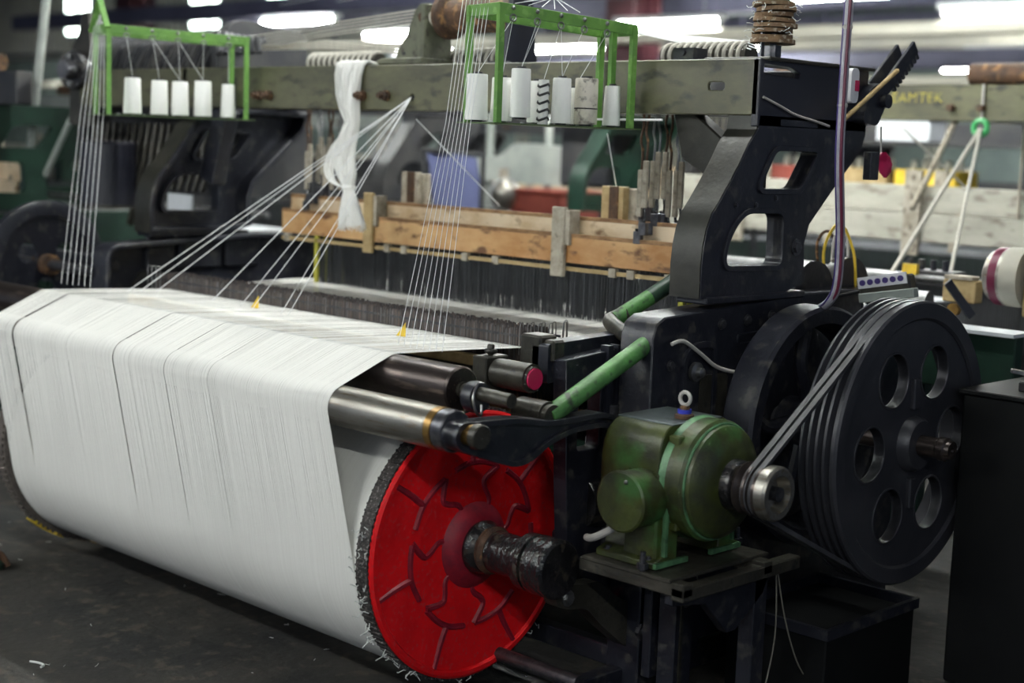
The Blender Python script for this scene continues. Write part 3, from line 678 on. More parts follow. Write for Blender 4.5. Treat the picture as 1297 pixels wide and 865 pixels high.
# threads: each is a thing of its own
def thread(pts, lab, grp, r=.0011, m='thread', n=5, sag=0):
    o = MB().tube(pts, r, n).build('yarn_thread', m); tag(o, lab, 'thread', grp); return o
gR = 'threads dropping from the near creel to the warp'
for k in range(8):
    t = k/7
    thread([PR_(.0, 1.25-.9*t, 2.02), PR_(-.08, 1.35-.85*t, 1.64), (-.30+.17*t, -.03+.02*t, .985)], 'single white thread dropping from the near creel to the warp', gR, .0010)
gL = 'threads dropping from the peaked creel to the warp'
for k in range(6):
    t = k/5
    thread([PL_(.0, .95-.6*t, 2.04), (-2.44+.12*t, .16+.03*t, 1.66), (-2.20+.16*t, -.06+.03*t, 1.0)], 'single white thread dropping from the peaked creel to the warp', gL, .0011)
gE = 'threads rising from cones to eyelets'
for (x, y, h, s) in ((-.289,.249,.145,.08),(-.269,.333,.14,.08),(-.193,.337,.165,.255),(-.193,.337,.165,.28),(-.159,.481,.145,.43),(-.159,.481,.145,.60),(-.196,.440,.138,.43),(-.208,.592,.12,.78)):
    thread([(x,y,zt+h), PR_(s,-.04,1.95-.03*s)], 'fine thread rising from a cone to an eyelet on the near creel', gE+' on the near creel', .0009)
for (x, y, h, s) in ((-2.314,.314,.15,.12),(-2.271,.409,.144,.305),(-2.238,.483,.144,.305),(-2.238,.483,.144,.49),(-2.201,.566,.15,.49),(-2.201,.566,.15,.675),(-2.159,.659,.142,.86)):
    thread([(x,y,zt+h), PL_(s,-.04,1.95-.02*s)], 'fine thread rising from a cone to an eyelet on the peaked creel', gE+' on the peaked creel', .001)
for k in range(6):
    thread([PR_(.1+.12*k,.1*k,1.99), (-.35-.12*k, 1.0, 2.12+.02*k), (-1.4-.5*k, 2.2, 2.3)], 'pale thread slanting up from the near creel rail to the back', 'threads slanting off the near creel rail', .0011)
hp = (-1.139,.742,1.739)
gF = 'threads fanning from the hole in the top beam'
for k, q in enumerate(((-1.86,.02,1.0),(-1.84,.06,1.0),(-1.80,.10,.998),(-1.47,.12,.995),(-1.30,.12,.993),(-1.24,.13,.992),(-1.08,.13,.99),(-1.05,.14,.99))):
    thread([hp, q], 'white thread fanning down from the hole in the olive beam', gF, .0016 if k < 4 else .0012)
thread([(-1.13,.76,1.66), (-1.08,1.15,1.35)], 'pale cord slanting behind the heald boards by the hank', None, .002)
thread([(-.42,1.0,1.63), (-.50,1.2,1.30)], 'taut pale cord behind the boards under the near creel', None, .002)

# ================================================================== hank of yarn hung over the beam
hk = thing('yarn_hank', 'long white yarn hank knotted and hung over the top beam', 'hank', (-1.47,.72,1.25))
sec = [(1.862,-1.475,.070,.80),(1.872,-1.475,.072,.755),(1.862,-1.477,.072,.733),(1.82,-1.484,.066,.728),(1.75,-1.480,.058,.724),(1.69,-1.462,.046,.720),(1.645,-1.442,.033,.718),(1.60,-1.455,.040,.715),
       (1.55,-1.475,.050,.713),(1.50,-1.478,.054,.710),(1.45,-1.462,.046,.710),(1.41,-1.448,.027,.710),(1.385,-1.445,.024,.710),(1.36,-1.440,.034,.710),(1.31,-1.432,.052,.710),(1.265,-1.425,.066,.712)]
rings = []
for i, (z, x, w, y) in enumerate(sec):
    rings.append([(x+w*math.cos(a)*(1+.07*math.sin(5*a+i)), y+min(.024,w*.6)*math.sin(a)*(1+.2*math.sin(7*a+2*i)), z+.008*math.sin(3*a+i)*(1 if i > 3 else 0)) for a in [2*PI*k/28 for k in range(28)]])
MB().loft(rings).build('body', 'yarn', hk, 0, 180)
g = MB()
for k in range(170):
    a = random.uniform(0, 2*PI); q = random.uniform(.9,1.10); pts = []
    for i, (z, x, w, y) in enumerate(sec):
        aa = a+.25*math.sin(i*.7+k)
        pts.append((x+w*q*math.cos(aa), y+min(.026,w*.65)*q*math.sin(aa), z+random.uniform(-.004,.004)))
    last = Vector(pts[-1]); pts.append(last+Vector((random.uniform(-.012,.012), random.uniform(-.006,.006), -random.uniform(.0,.03))))
    g.tube(pts, .0011, 3, caps=False)
o = g.build('strands', 'yarn', hk); o['kind'] = 'stuff'
g = MB()
for k in range(46):
    q = random.uniform(.2,1); b = random.uniform(-.4,.4)
    g.tube(smooth([(-1.46,.71,1.62),(-1.49-.06*q,.705+.01*b,1.55),(-1.51-.075*q,.70+.01*b,1.475+.02*b),(-1.50-.05*q,.70,1.42+.01*b),(-1.455,.705,1.395)], 5), .001, 3, caps=False)
o = g.build('loose_loop', 'yarn', hk); o['kind'] = 'stuff'
MB().lathe([(0,.020),(.004,.027),(.012,.028),(.018,.022)], (-1.446,.710,1.392), (0,0,1), 18).build('knot', 'yarn', hk)

# ================================================================== motor and drive
MY, MZ = .246, .722
mo = thing('electric_motor', 'oily green electric motor with round terminal box and lifting eye', 'motor', (.56,MY,.5))
def sq(r, k, n=48, flat=.93):
    out = []
    for i in range(n):
        a = 2*PI*i/n; c, s_ = math.cos(a), math.sin(a); e = 2/k
        y = r*math.copysign(abs(c)**e, c); z = r*math.copysign(abs(s_)**e, s_)
        out.append((y, min(z, r*flat)))
    return out
rings = [[(x, MY+y, MZ+z) for y, z in sq(r, k)] for x, r, k in ((.372,.10,2.2),(.376,.125,2.4),(.395,.148,3.2),(.42,.158,4.2),(.60,.158,4.2))]
MB().loft(rings).build('housing', 'motor', mo, .003, 40)
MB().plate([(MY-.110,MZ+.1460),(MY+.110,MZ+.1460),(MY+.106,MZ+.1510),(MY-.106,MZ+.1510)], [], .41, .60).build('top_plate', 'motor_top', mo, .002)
MB().lathe([(.0,.163),(.004,.166),(.010,.166),(.024,.163)], (.60,MY,MZ), (1,0,0), 56).build('joint_ring', 'motor_edge', mo)
MB().lathe([(.0,.163),(.045,.163),(.055,.155),(.058,.150)], (.624,MY,MZ), (1,0,0), 56).build('end_shield', 'motor', mo)
eb = MB().lathe([(.0,.152),(.016,.150),(.034,.13),(.045,.10),(.05,.062),(.05,.03)], (.678,MY,MZ), (1,0,0), 56).build('end_bell', 'motor', mo)
MB().lathe([(.0,.156),(.003,.158),(.006,.155)], (.677,MY,MZ), (1,0,0), 56).build('bell_rim', 'motor_edge', eb)
MB().lathe([(.0,.07),(.03,.066),(.04,.05),(.04,.02)], (.722,MY,MZ), (1,0,0), 36).build('bearing_boss', 'grease', eb)
for a in (45,135,225,315):
    y, z = MY+.15*math.cos(math.radians(a)), MZ+.15*math.sin(math.radians(a))
    MB().box(.602,.64, y-.02,y+.02, z-.02,z+.02).build('bolt_lug', 'motor', mo, .004); bolt((.64,y,z), (1,0,0), .008, mo)
# terminal box
tbx = MB().lathe([(0,.076),(.085,.078)], (.555,MY-.155,.680), (0,-1,0), 40).build('terminal_box', 'motor', mo)
MB().lathe([(0,.078),(.003,.081),(.012,.081),(.016,.076),(.017,.002)], (.555,MY-.24,.680), (0,-1,0), 40).build('lid', 'motor', tbx)
MB().sphere((.575,MY-.258,.735), .006, 6).build('screw', 'steel', tbx)
MB().box(.50,.61, MY-.17,MY-.14, .52,.75).build('box_neck', 'motor', mo, .006)
for s in (-1, 1):
    f = MB().plate([(MY+s*.09,.50),(MY+s*.185,.50),(MY+s*.185,.518),(MY+s*.150,.53),(MY+s*.145,.66),(MY+s*.09,.64)], [], .42, .62).build('foot', 'motor', mo, .003)
    MB().bar((.622,MY+s*.146,.53), (.622,MY+s*.146,.67), .010, .012).build('foot_edge', 'motor_edge', f)
    MB().bar((.622,MY+s*.185,.51), (.622,MY+s*.05,.51), .010, .014).build('foot_edge', 'motor_edge', f)
    for x in (.45,.59): bolt((x,MY+s*.168,.518), (0,0,1), .009, f)
ey = MB().lathe([(0,.026),(.010,.026),(.016,.014),(.034,.013)], (.56,MY-.01,MZ+.152), (0,0,1), 18).build('eye_base', 'rust', mo)
MB().tube([(.56+.017*math.cos(a), MY-.01, MZ+.205+.017*math.sin(a)) for a in [2*PI*k/20 for k in range(20)]], .0055, 8, close=True).build('lifting_eye', 'wire', ey)
MB().cyl((.56,MY-.01,MZ+.164), (.56,MY-.01,MZ+.176), .019, n=16).build('blue_washer', 'blue', ey)
MB().cyl((.72,MY,MZ), (.87,MY,MZ), .019, n=20).build('shaft', 'bolt', mo)
MB().lathe([(.765,.03),(.765,.068),(.772,.070),(.784,.056),(.796,.070),(.803,.070),(.815,.056),(.827,.070),(.862,.070),(.868,.066),(.868,.050),(.83,.040),(.83,.015)], (0,MY,MZ), (1,0,0), 48).build('drive_pulley', 'darksteel', mo)
MB().lathe([(.836,.071),(.862,.0715),(.869,.066),(.869,.049),(.835,.040)], (0,MY,MZ), (1,0,0), 48).build('pulley_face', 'chrome', mo)
MB().tube(smooth([(.53,MY-.17,.62),(.50,MY-.22,.59),(.45,MY-.23,.56),(.40,MY-.20,.545)], 5), .010, 10).build('cable', 'wire', mo)
# motor bracket
mb_ = thing('motor_bracket', 'dirty slotted steel bracket carrying the green motor', 'bracket', (.58,.22,.40))
MB().box(.385,.74, .035,.075, .455,.492).build('rail', 'iron_worn', mb_, .003)
MB().box(.385,.74, .385,.425, .455,.492).build('rail', 'iron_worn', mb_, .003)
MB().box(.70,.74, .035,.56, .445,.480).build('front_rail', 'iron_worn', mb_, .003)
MB().box(.40,.70, .03,.46, .488,.499).build('slide_plate', 'iron_worn', mb_, .002)
MB().plate([(.30,.10),(.36,.10),(.40,.455),(.30,.455)], [], .40, .43).build('gusset', 'iron', mb_, .003)
MB().plate([(.06,.455),(.50,.455),(.46,.38),(.34,.30),(.30,.30),(.20,.40),(.06,.42)], [], .66, .69).build('gusset', 'iron', mb_, .003)
for x, y in ((.60,.45),(.60,.04)): MB().cyl((x,y,.49), (x,y,.55), .008, n=8).cyl((x,y,.505), (x,y,.52), .016, n=6).build('stud', 'bolt', mb_)
MB().box(.44,.50, .32,.40, 0,.455).build('leg', 'iron', mb_, .003); MB().box(.64,.69, .42,.48, 0,.455).build('leg', 'iron', mb_, .003)
MB().box(.50,.505, .34,.35, .05,.42).build('edge_strip', 'iron_worn', mb_)
bolt((.501,.36,.33), (1,0,0), .012, mb_, 'steel')

PY, PZ, PRR = .936, .770, .412
bp = thing('drive_pulley', 'large black grooved drive pulley with six round holes', 'pulley', (.80,PY,PZ-PRR))
gro = [(.735,PRR-.05),(.735,PRR)]
for x in (.738,.763,.788,.813): gro += [(x,PRR),(x+.004,PRR),(x+.010,PRR-.018),(x+.015,PRR-.018),(x+.021,PRR)]
gro += [(.845,PRR),(.852,PRR-.006),(.852,PRR-.048),(.845,PRR-.055)]
MB().lathe(gro, (0,PY,PZ), (1,0,0), 112, closed=True).build('rim', 'pulley', bp)
holes = [circle(PY+.225*math.cos(math.radians(2+60*k)), PZ+.225*math.sin(math.radians(2+60*k)), .076, 32) for k in range(6)]
web = MB().plate(circle(PY,PZ,PRR-.04,96), holes+[circle(PY,PZ,.03,20)], .815, .842).build('web', 'pulley', bp, .003)
for h in holes: MB().plate([(PY+(y-PY), z) for y, z in offset(h, -.007)], [h], .81, .846).build('hole_lip', 'pulley', web, .002)
for k in (1, 4):
    a = math.radians(32+60*k); c, s_ = math.cos(a), math.sin(a)
    MB().bar((.845,PY+c*.10,PZ+s_*.10), (.845,PY+c*.19,PZ+s_*.19), .03, .02).build('web_rib', 'pulley', web, .004)
MB().lathe([(.80,.03),(.80,.085),(.86,.08),(.875,.07),(.875,.03)], (0,PY,PZ), (1,0,0), 40).build('hub', 'pulley', bp)
MB().lathe([(.36,.03),(.875,.03),(.93,.03),(.935,.034),(.955,.034),(.96,.028),(.972,.026),(.972,.008),(.965,.001)], (0,PY,PZ), (1,0,0), 28).build('shaft', 'darksteel', bp)
def belt(x, lab):
    d = Vector((PY-MY, PZ-MZ)); D = d.length; r1, r2 = .064, PRR-.006
    base = math.atan2(d.y, d.x); al = math.acos((r1-r2)/D)
    path2 = []
    a0, a1 = base+al, base-al       # normals of the two tangents
    n1 = 26
    for k in range(n1+1):           # round the motor pulley, far side from the big one
        a = a0+(2*PI-2*al)*k/n1; path2.append((MY+r1*math.cos(a), MZ+r1*math.sin(a), math.cos(a), math.sin(a)))
    for k in range(41):             # round the big pulley
        a = a1+2*al*k/40; path2.append((PY+r2*math.cos(a), PZ+r2*math.sin(a), math.cos(a), math.sin(a)))
    w = .0085; g = MB(); m = len(path2); vs = []
    for (y, z, c, s_) in path2:
        for dx, dr in ((-w,.004),(w,.004),(w*.7,-.009),(-w*.7,-.009)): vs.append((x+dx, y+c*dr, z+s_*dr))
    fs = [(i*4+k, i*4+(k+1)%4, ((i+1)%m)*4+(k+1)%4, ((i+1)%m)*4+k) for i in range(m) for k in range(4)]
    tag(g.add(vs, fs).build('drive_belt', 'rubber'), lab, 'belt')
belt(.8005, 'grey rubber belt on the groove one in from the pulley face'); belt(.8255, 'grey rubber belt on the groove nearest the pulley face')

fw = thing('fly_wheel', 'dark curved-spoke handwheel behind the large drive pulley', 'wheel', (.48,PY,PZ-.36))
MB().lathe([(.43,.30),(.43,.355),(.44,.365),(.53,.365),(.54,.355),(.54,.315),(.50,.30)], (0,PY,PZ), (1,0,0), 84, closed=True).build('rim', 'iron', fw)
MB().lathe([(.42,.03),(.42,.08),(.55,.08),(.56,.06),(.56,.03)], (0,PY,PZ), (1,0,0), 36).build('hub', 'iron', fw)
for k in range(5):
    a = 2*PI*k/5+.3
    pts = [(.485, PY+r*math.cos(a+s_), PZ+r*math.sin(a+s_)) for r, s_ in ((.06,0),(.14,.22),(.22,.25),(.32,.10))]
    MB().tube(smooth(pts, 4), .022, 10).build('spoke', 'iron', fw)
MB().cyl((.385,PY,PZ), (.43,PY,PZ), .045, n=24).build('shaft_collar', 'bolt', fw)

# small wheels and shafts on the ledge behind the arch
for k, (x, y, z, r) in enumerate(((.26,1.22,1.13,.115),(.25,1.45,1.13,.12))):
    w = thing('cam_wheel', ('dark cam wheel with a bright arc on its rim close behind the black arch','dark cam wheel with a bright arc on its rim under the striped hose')[k], 'wheel', (x,y,z-r))
    MB().lathe([(0,.02),(0,r),(.04,r),(.04,.02)], (x,y,z), (1,0,0), 40, closed=True).build('disc', 'iron', w); MB().cyl((x-.05,y,z), (x+.07,y,z), .02, n=14).build('pin', 'bolt', w)
    MB().plate([(y+(r+.0)*math.cos(math.radians(a)), z+r*math.sin(math.radians(a))) for a in range(100,165,5)]+[(y+(r+.004)*math.cos(math.radians(a)), z+(r+.004)*math.sin(math.radians(a))) for a in range(160,99,-5)], [], x, x+.04).build('bright_arc', 'steel', w)  # bright strip on the upper aisle-side arc only

# ================================================================== fittings on and over the top beam
def bearing_stand(x, lab):
    r = thing('bearing_stand', lab, 'bracket', (x,.9,1.862))
    MB().plate([(x-.20,1.862),(x+.06,1.862),(x+.06,1.885),(x-.155,1.885),(x-.20,1.872)], [], .80, .98, 'Y').build('foot', 'bracket', r, .003)
    MB().plate(fillet([(x-.15,1.885),(x+.045,1.885),(x+.045,2.07),(x+.03,2.085),(x-.02,2.085),(x-.045,2.06),(x-.09,1.97),(x-.13,1.925)], .012), [], .86, .89, 'Y').build('web', 'bracket', r, .004)
    MB().box(x+.030, x+.050, .82, .96, 1.885, 2.08).build('flange', 'bracket', r, .003)
    MB().cyl((x-.005,.86,2.035), (x-.005,.856,2.035), .018, n=16).build('pin', 'rust', r); MB().cyl((x-.10,.86,1.905), (x-.10,.857,1.905), .008, n=10).build('hole', 'black', r)
    return r
bearing_stand(-1.22, 'olive iron bearing stand bolted on the top beam beside the rust roller')
rr = thing('rope_roller', 'rusty brown roller held above the top beam by the olive stand', 'roller', (-.9,.92,1.98))
MB().cyl((-1.16,.92,2.04), (-.79,.92,2.035), .062, n=32).build('barrel', 'rust', rr); MB().lathe([(0,.02),(0,.082),(.03,.085),(.04,.07),(.04,.02)], (-1.155,.92,2.04), (1,0,0), 32, closed=True).build('end_disc', 'rust', rr)
MB().cyl((-1.24,.92,2.04), (-.72,.92,2.04), .02, n=14).build('axle', 'bolt', rr)
MB().tube(smooth([(-1.17,.90,2.03),(-1.165,.86,2.045),(-1.16,.85,2.025),(-1.155,.87,2.0)], 4), .012, 8).build('rag', 'rope', rr)
bs = thing('rear_stand', 'dark upright stand holding the other end of the rust roller', 'bracket', (-.76,.92,1.862))
MB().plate([(.84,1.862),(1.0,1.862),(.97,2.09),(.87,2.09)], [], -.79, -.765).build('web', 'navy', bs, .003); MB().box(-.83,-.72,.82,1.02,1.855,1.868).build('foot', 'navy', bs)
for k, (xa, xb, lab) in enumerate(((-2.05,-1.62,'low rope-wound roller behind the beam, left of the hank'),(-1.20,-.80,'low rope-wound roller behind the olive stand'),(-.18,.16,'low thread-wound roller behind the near creel'))):
    w = thing('low_roller', lab, 'roller', ((xa+xb)/2,1.0,1.84))
    MB().cyl((xa,1.0,1.885), (xb,1.0,1.885), .035, n=24).build('barrel', 'iron_worn', w)
    n = 12
    for q in range(n):
        x = xa+.02+(xb-xa-.04)*q/(n-1)
        MB().tube([(x+.004*math.cos(a), 1.0+.039*math.cos(a), 1.885+.039*math.sin(a)) for a in [2*PI*i/16 for i in range(16)]], .007, 6, close=True).build('rope_turn', 'rope', w)
# bundles of cords running back from the rollers
for k in range(5):
    o = MB().tube([(-1.2,.93,2.08-.012*k), (-2.1,1.05,2.045-.012*k), (-3.1,1.2,2.0-.02*k)], .0035, 5).build('cord', 'rope'); tag(o, 'pale cord stretched from the rust roller to the black dobby', 'cord', 'cords from the rust roller to the dobby')
for k in range(5):
    o = MB().tube([(-1.25,1.0,1.905+.008*k), (-2.1,1.1,1.955+.008*k), (-3.0,1.2,1.97)], .0035, 5).build('cord', 'rope'); tag(o, 'pale cord stretched from the low roller to the black dobby', 'cord', 'cords from the low roller to the dobby')
for k in range(10):
    o = MB().tube([(-.70-.02*k,1.15+.03*k,2.03), (-.10+.03*k,1.0,1.925), (.0+.03*k,.97,1.90)], .0022, 5).build('cord', 'thread'); tag(o, 'white cord slanting down onto the thread-wound roller', 'cord', 'cords onto the thread-wound roller')
o = MB().box(-.03,.05,.85,.92,1.862,1.90).cyl((.01,.85,1.885),(.01,.843,1.885),.01,n=8).build('small_block', 'iron'); tag(o, 'small black iron block on the top beam by the thread-wound roller', 'block')
o = MB().tube([(-.42,.70,1.668),(.06,.70,1.672)], .004, 6).build('white_rod', 'white_plastic'); tag(o, 'thin white rod along the underside of the beam behind the cones', 'rod')
# leather discs on a spindle
sp = thing('disc_spindle', 'stack of frayed brown leather discs on an upright spindle', 'spindle', (.345,.85,1.862))
MB().box(.325,.365,.835,.865,1.862,1.90).cyl((.345,.85,1.86),(.345,.85,2.14),.010,n=12).box(.334,.340,.80,.815,1.86,2.14).build('spindle', 'bolt', sp)
MB().lathe([(0,.02),(.0,.045),(.05,.05),(.05,.02)], (.345,.85,2.03), (0,0,1), 20).build('top_nut', 'iron', sp)
for k in range(8):
    z = 1.905+.0155*k; dx = random.uniform(-.006,.006); rad = .062+random.uniform(-.005,.006)
    MB().lathe([(0,.012),(0,rad),(.012,rad*.99),(.012,.012)], (.345+dx,.85,z), (random.uniform(-.06,.06),random.uniform(-.06,.06),1), 28, closed=True).build('leather_disc', 'ropewood', sp)
g = MB()
for k in range(46):
    a = random.uniform(0,2*PI); z = random.uniform(1.905,2.03); r0 = .062; p = Vector((.345+r0*math.cos(a),.85+r0*math.sin(a),z)); q = [p]
    for _ in range(3): q.append(q[-1]+Vector((.006*math.cos(a)+random.uniform(-.007,.007), .006*math.sin(a)+random.uniform(-.007,.007), random.uniform(-.009,.007))))
    g.tube(q, .0011, 4)
o = g.build('frayed_fibre', 'lint', sp); o['kind'] = 'stuff'

# striped hose in front of the arch, with its tag
hs = thing('striped_hose', 'cloudy hose with a maroon stripe hanging before the black arch', 'hose', (.6,.85,1.1))
HP = smooth([(.60,.845,2.35),(.60,.845,2.02),(.60,.843,1.80),(.60,.848,1.577),(.60,.878,1.349),(.595,.885,1.211),(.56,.905,1.155),(.50,.95,1.125),(.45,.99,1.11)], 8)
MB().tube(HP, .0135, 12).build('hose', 'clear_hose', hs)
MB().tube([p+Vector((.009,-.008,0)) for p in HP], .0052, 6).build('stripe', 'hose_red', hs); MB().tube([p+Vector((-.0055,-.0105,0)) for p in HP], .0035, 6).build('stripe', 'purple', hs)
for z in (1.94,1.72): MB().lathe([(0,.0145),(.006,.016),(.012,.0145)], (.60,.845,z), (0,0,1), 14).build('tie', 'wire', hs)
tg = thing('pull_switch', 'white oval pull switch with a red button beside the striped hose', 'switch', (.58,.90,1.74))
MB().plate([(.905+y, 1.785+z) for y, z in fillet([(-.021,-.05),(.021,-.05),(.021,.05),(-.021,.05)], .02)], [], .575, .60).build('body', 'white_plastic', tg, .004)
MB().box(.60,.604,.905,.922,1.77,1.80).build('button', 'redplastic', tg)
# toothed comb lever
tl = thing('comb_lever', 'black toothed comb lever with a pale stick, sticking up behind the arch', 'lever', (.4,1.35,1.66))
for off_ in (0, -.05):
    a = Vector((.41+off_,1.27+off_*.3,1.70)); b = Vector((.41+off_,1.555+off_*.3,1.945+off_*.2)); d = (b-a).normalized()
    bar = MB().bar(a, b, .012, .045).build('comb_bar', 'iron', tl, .002); n = Vector((0,d.z,-d.y))
    for k in range(9):
        p = b-d*(.012+.021*k)+n*.02
        MB().bar(p, p+n*.02, .012, .010).build('tooth', 'iron', bar)
MB().plate(fillet([(1.25,1.69),(1.29,1.80),(1.36,1.82),(1.40,1.77),(1.34,1.68)], .02), [], .37, .42).build('clamp', 'iron', tl, .004)
MB().cyl((.42,1.365,1.76), (.44,1.365,1.76), .022, n=20).build('knob', 'iron', tl)
MB().cyl((.43,1.12,1.69), (.43,1.42,1.86), .008, n=10).build('stick', 'woodtan', tl)
rt = thing('red_tag', 'crimson rag tag tied under the comb lever', 'tag', (.40,1.37,1.52))
g = MB(); rings = []
for i, (z, w) in enumerate(((1.60,.008),(1.585,.022),(1.56,.032),(1.535,.030),(1.518,.014))):
    rings.append([(.42+.010*math.sin(a+i), 1.385+.012*i*.4+w*math.cos(a)*(1+.15*math.sin(3*a+i)), z) for a in [2*PI*k/14 for k in range(14)]])
g.loft(rings).build('rag', 'redplastic', rt)
MB().tube([(.42,1.37,1.60),(.42,1.36,1.68)], .003, 6).build('string', 'wire', rt); MB().box(.40,.43,1.30,1.35,1.51,1.60).build('bracket', 'iron', rt, .003)
o = MB().tube(smooth([(.385,.76,1.745),(.39,.83,1.725),(.392,.92,1.70),(.395,1.02,1.685),(.395,1.10,1.672)], 5), .004, 6).build('pale_cable', 'wire'); tag(o, 'pale cable sagging across the end of the top beam', 'cable')
o = MB().tube(smooth([(.40,.37,1.045),(.402,.42,1.05),(.402,.50,1.01),(.402,.58,.965),(.402,.68,.94),(.40,.75,.935)], 5), .006, 8).build('pale_cable', 'wire'); tag(o, 'pale cable draped across the lower black side plate', 'cable')
for k, (pts, lab) in enumerate((([(.70,.50,.47),(.72,.53,.30),(.73,.60,.15),(.74,.70,.05)], 'thin pale wire curling from the motor bracket to the floor by the pulley'),
                    ([(.70,.50,.46),(.71,.50,.25),(.70,.46,.05)], 'thin brownish wire hanging straight from the motor bracket'),
                    ([(.50,.40,.45),(.51,.42,.33),(.52,.50,.29),(.53,.60,.33)], 'pale wire looping under the green motor'))):
    o = MB().tube(smooth(pts, 6), .0022, 6).build('loose_wire', 'dull_wire'); tag(o, lab, 'wire')

# ================================================================== far end of this loom: head gear, wheel, plate
dh = thing('dobby_head', 'black dobby head cluttered with levers and hooks over the far arch', 'dobby', (-2.75,1.25,1.3))
MB().plate(fillet([(1.0,1.30),(1.0,2.02),(1.12,2.10),(1.5,2.06),(1.55,1.30)], .05), [circle(1.25,1.75,.09,20)], -2.80, -2.74).build('side_casting', 'far_dark', dh, .006)
MB().plate(fillet([(1.0,1.30),(1.0,2.0),(1.15,2.08),(1.5,2.04),(1.55,1.30)], .05), [], -3.95, -3.90).build('side_casting', 'far_dark', dh, .006)
for k in range(24):
    x = -3.86+.046*k
    lv = MB().plate(fillet([(.96,1.86+.01*(k%3)),(1.02,1.99),(1.30,2.07-.012*(k%4)),(1.52,2.02),(1.50,1.97),(1.28,2.0),(1.06,1.93),(1.0,1.84)], .02), [], x, x+.016).build('lever', 'far_dark' if k % 3 else 'bolt', dh, .002)
    MB().cyl((x-.004,1.04,1.93), (x+.02,1.04,1.93), .014, n=10).build('pin', 'steel', lv)
for k in range(7):
    x = -2.72+.05*k
    MB().tube(smooth([(x,1.02,1.99),(x+.02,.98,2.03-.01*k),(x+.05,.95,1.99),(x+.08,.94,1.93)], 4), .014, 8).build('hook_end', 'bolt' if k % 2 else 'far_dark', dh)
MB().cyl((-4.0,1.2,1.62), (-2.6,1.2,1.62), .05, n=20).build('cylinder', 'far_dark', dh); MB().cyl((-2.66,1.2,1.62), (-2.60,1.2,1.62), .09, n=24).build('cam_disc', 'bolt', dh)
MB().cyl((-3.9,1.1,1.5), (-2.64,1.1,1.5), .035, n=16).build('cross_shaft', 'iron_worn', dh); MB().box(-3.90,-2.78,1.05,1.5,1.30,1.36).build('base', 'far_dark', dh)
MB().box(-3.90,-2.80,1.30,1.34,1.36,1.98).build('back_panel', 'far_dark', dh, .004)
for k in range(18): MB().tube([(-3.80+.06*k,1.02,1.62),(-3.78+.06*k,.98,1.45),(-3.81+.06*k,.96,1.32)], .012, 8).build('jack', 'iron_worn', dh)
ebp = thing('end_bracket', 'dull grey-brown plate bracket with a black cog at the far beam end', 'bracket', (-3.47,.72,1.62))
MB().plate(fillet([(-3.62,1.60),(-3.60,1.96),(-3.53,2.02),(-3.50,2.12),(-3.44,2.13),(-3.42,1.98),(-3.40,1.60)], .03), [], .765, .79, 'Y').build('plate', 'iron_worn', ebp, .004)
cg = MB().lathe([(0,.02),(0,.085),(.01,.092),(.05,.092),(.06,.085),(.06,.02)], (-3.50,.76,1.855), (.25,-1,0), 40, closed=True).build('cog', 'grease', ebp)
MB().lathe([(0,.02),(0,.045),(.05,.04),(.05,.02)], (-3.485,.70,1.855), (.25,-1,0), 24).build('hub', 'bolt', cg)
for k in range(5):
    a = 2*PI*k/5; MB().cyl((-3.50+.065*math.cos(a),.70,1.855+.065*math.sin(a)), (-3.495+.065*math.cos(a),.685,1.855+.065*math.sin(a)), .008, n=8).build('bolt', 'steel', cg)
hw = thing('flywheel', 'dark flywheel with a brown hub beyond the far side frame', 'wheel', (-3.0,.28,.76))
HY, HZ = .30, 1.0
MB().lathe([(0,.20),(0,.27),(.05,.275),(.06,.26),(.06,.21)], (-3.02,HY,HZ), (1,0,0), 60, closed=True).build('rim', 'iron', hw)
MB().plate(circle(HY,HZ,.215,48), [circle(HY+.10*math.cos(a),HZ+.10*math.sin(a),.045,16) for a in (.5,2.6,4.7)], -3.0, -2.975).build('web', 'iron', hw)
MB().cyl((-3.03,HY,HZ), (-2.93,HY,HZ), .045, n=20).build('hub', 'rust', hw); MB().cyl((-3.4,HY,HZ), (-2.6,HY,HZ), .022, n=14).build('axle', 'bolt', hw)
o = MB().box(-4.05,-2.62,.42,.50,.90,1.045).build('shelf_rail', 'iron', None, .005); tag(o, 'black iron rail reaching out from the far side frame', 'rail')
sg = thing('white_card', 'stepped white card leaning behind the far arch', 'card', (-3.05,1.0,1.02))
MB().plate([(-3.16,1.30),(-2.96,1.30),(-2.96,1.08),(-3.07,1.08),(-3.07,1.20),(-3.16,1.20)], [], 1.02, 1.03, 'Y').build('card', 'far_white', sg); MB().box(-3.1,-2.95,1.03,1.10,1.06,1.08).build('clip', 'iron', sg)
cyl_ = thing('black_can', 'tall dark can standing among rods beyond the far arch', 'can', (-3.42,.86,1.22))
MB().lathe([(0,.02),(0,.13),(.30,.13),(.31,.12),(.31,.02)], (-3.42,.86,1.22), (0,0,1), 32).build('body', 'navy', cyl_); MB().lathe([(0,.135),(.015,.135)], (-3.42,.86,1.22), (0,0,1), 32).build('foot_ring', 'iron_worn', cyl_)
# stands and rods around the far end
for k, (a, b, r, m, lab) in enumerate((((-4.68,.95,0),(-4.09,.95,2.6),.022,'far_grey','leaning pale pole left of the peaked creel'),
                           ((-4.40,.97,1.15),(-3.92,.97,1.68),.016,'far_grey','slanted pale rod beyond the peaked creel'),
                           ((-3.95,1.3,1.1),(-3.75,1.3,1.62),.02,'iron_worn','short dull rod beside the dark can'))):
    o = MB().tube([a, b], r, 10).build('rod', m); tag(o, lab, 'rod')

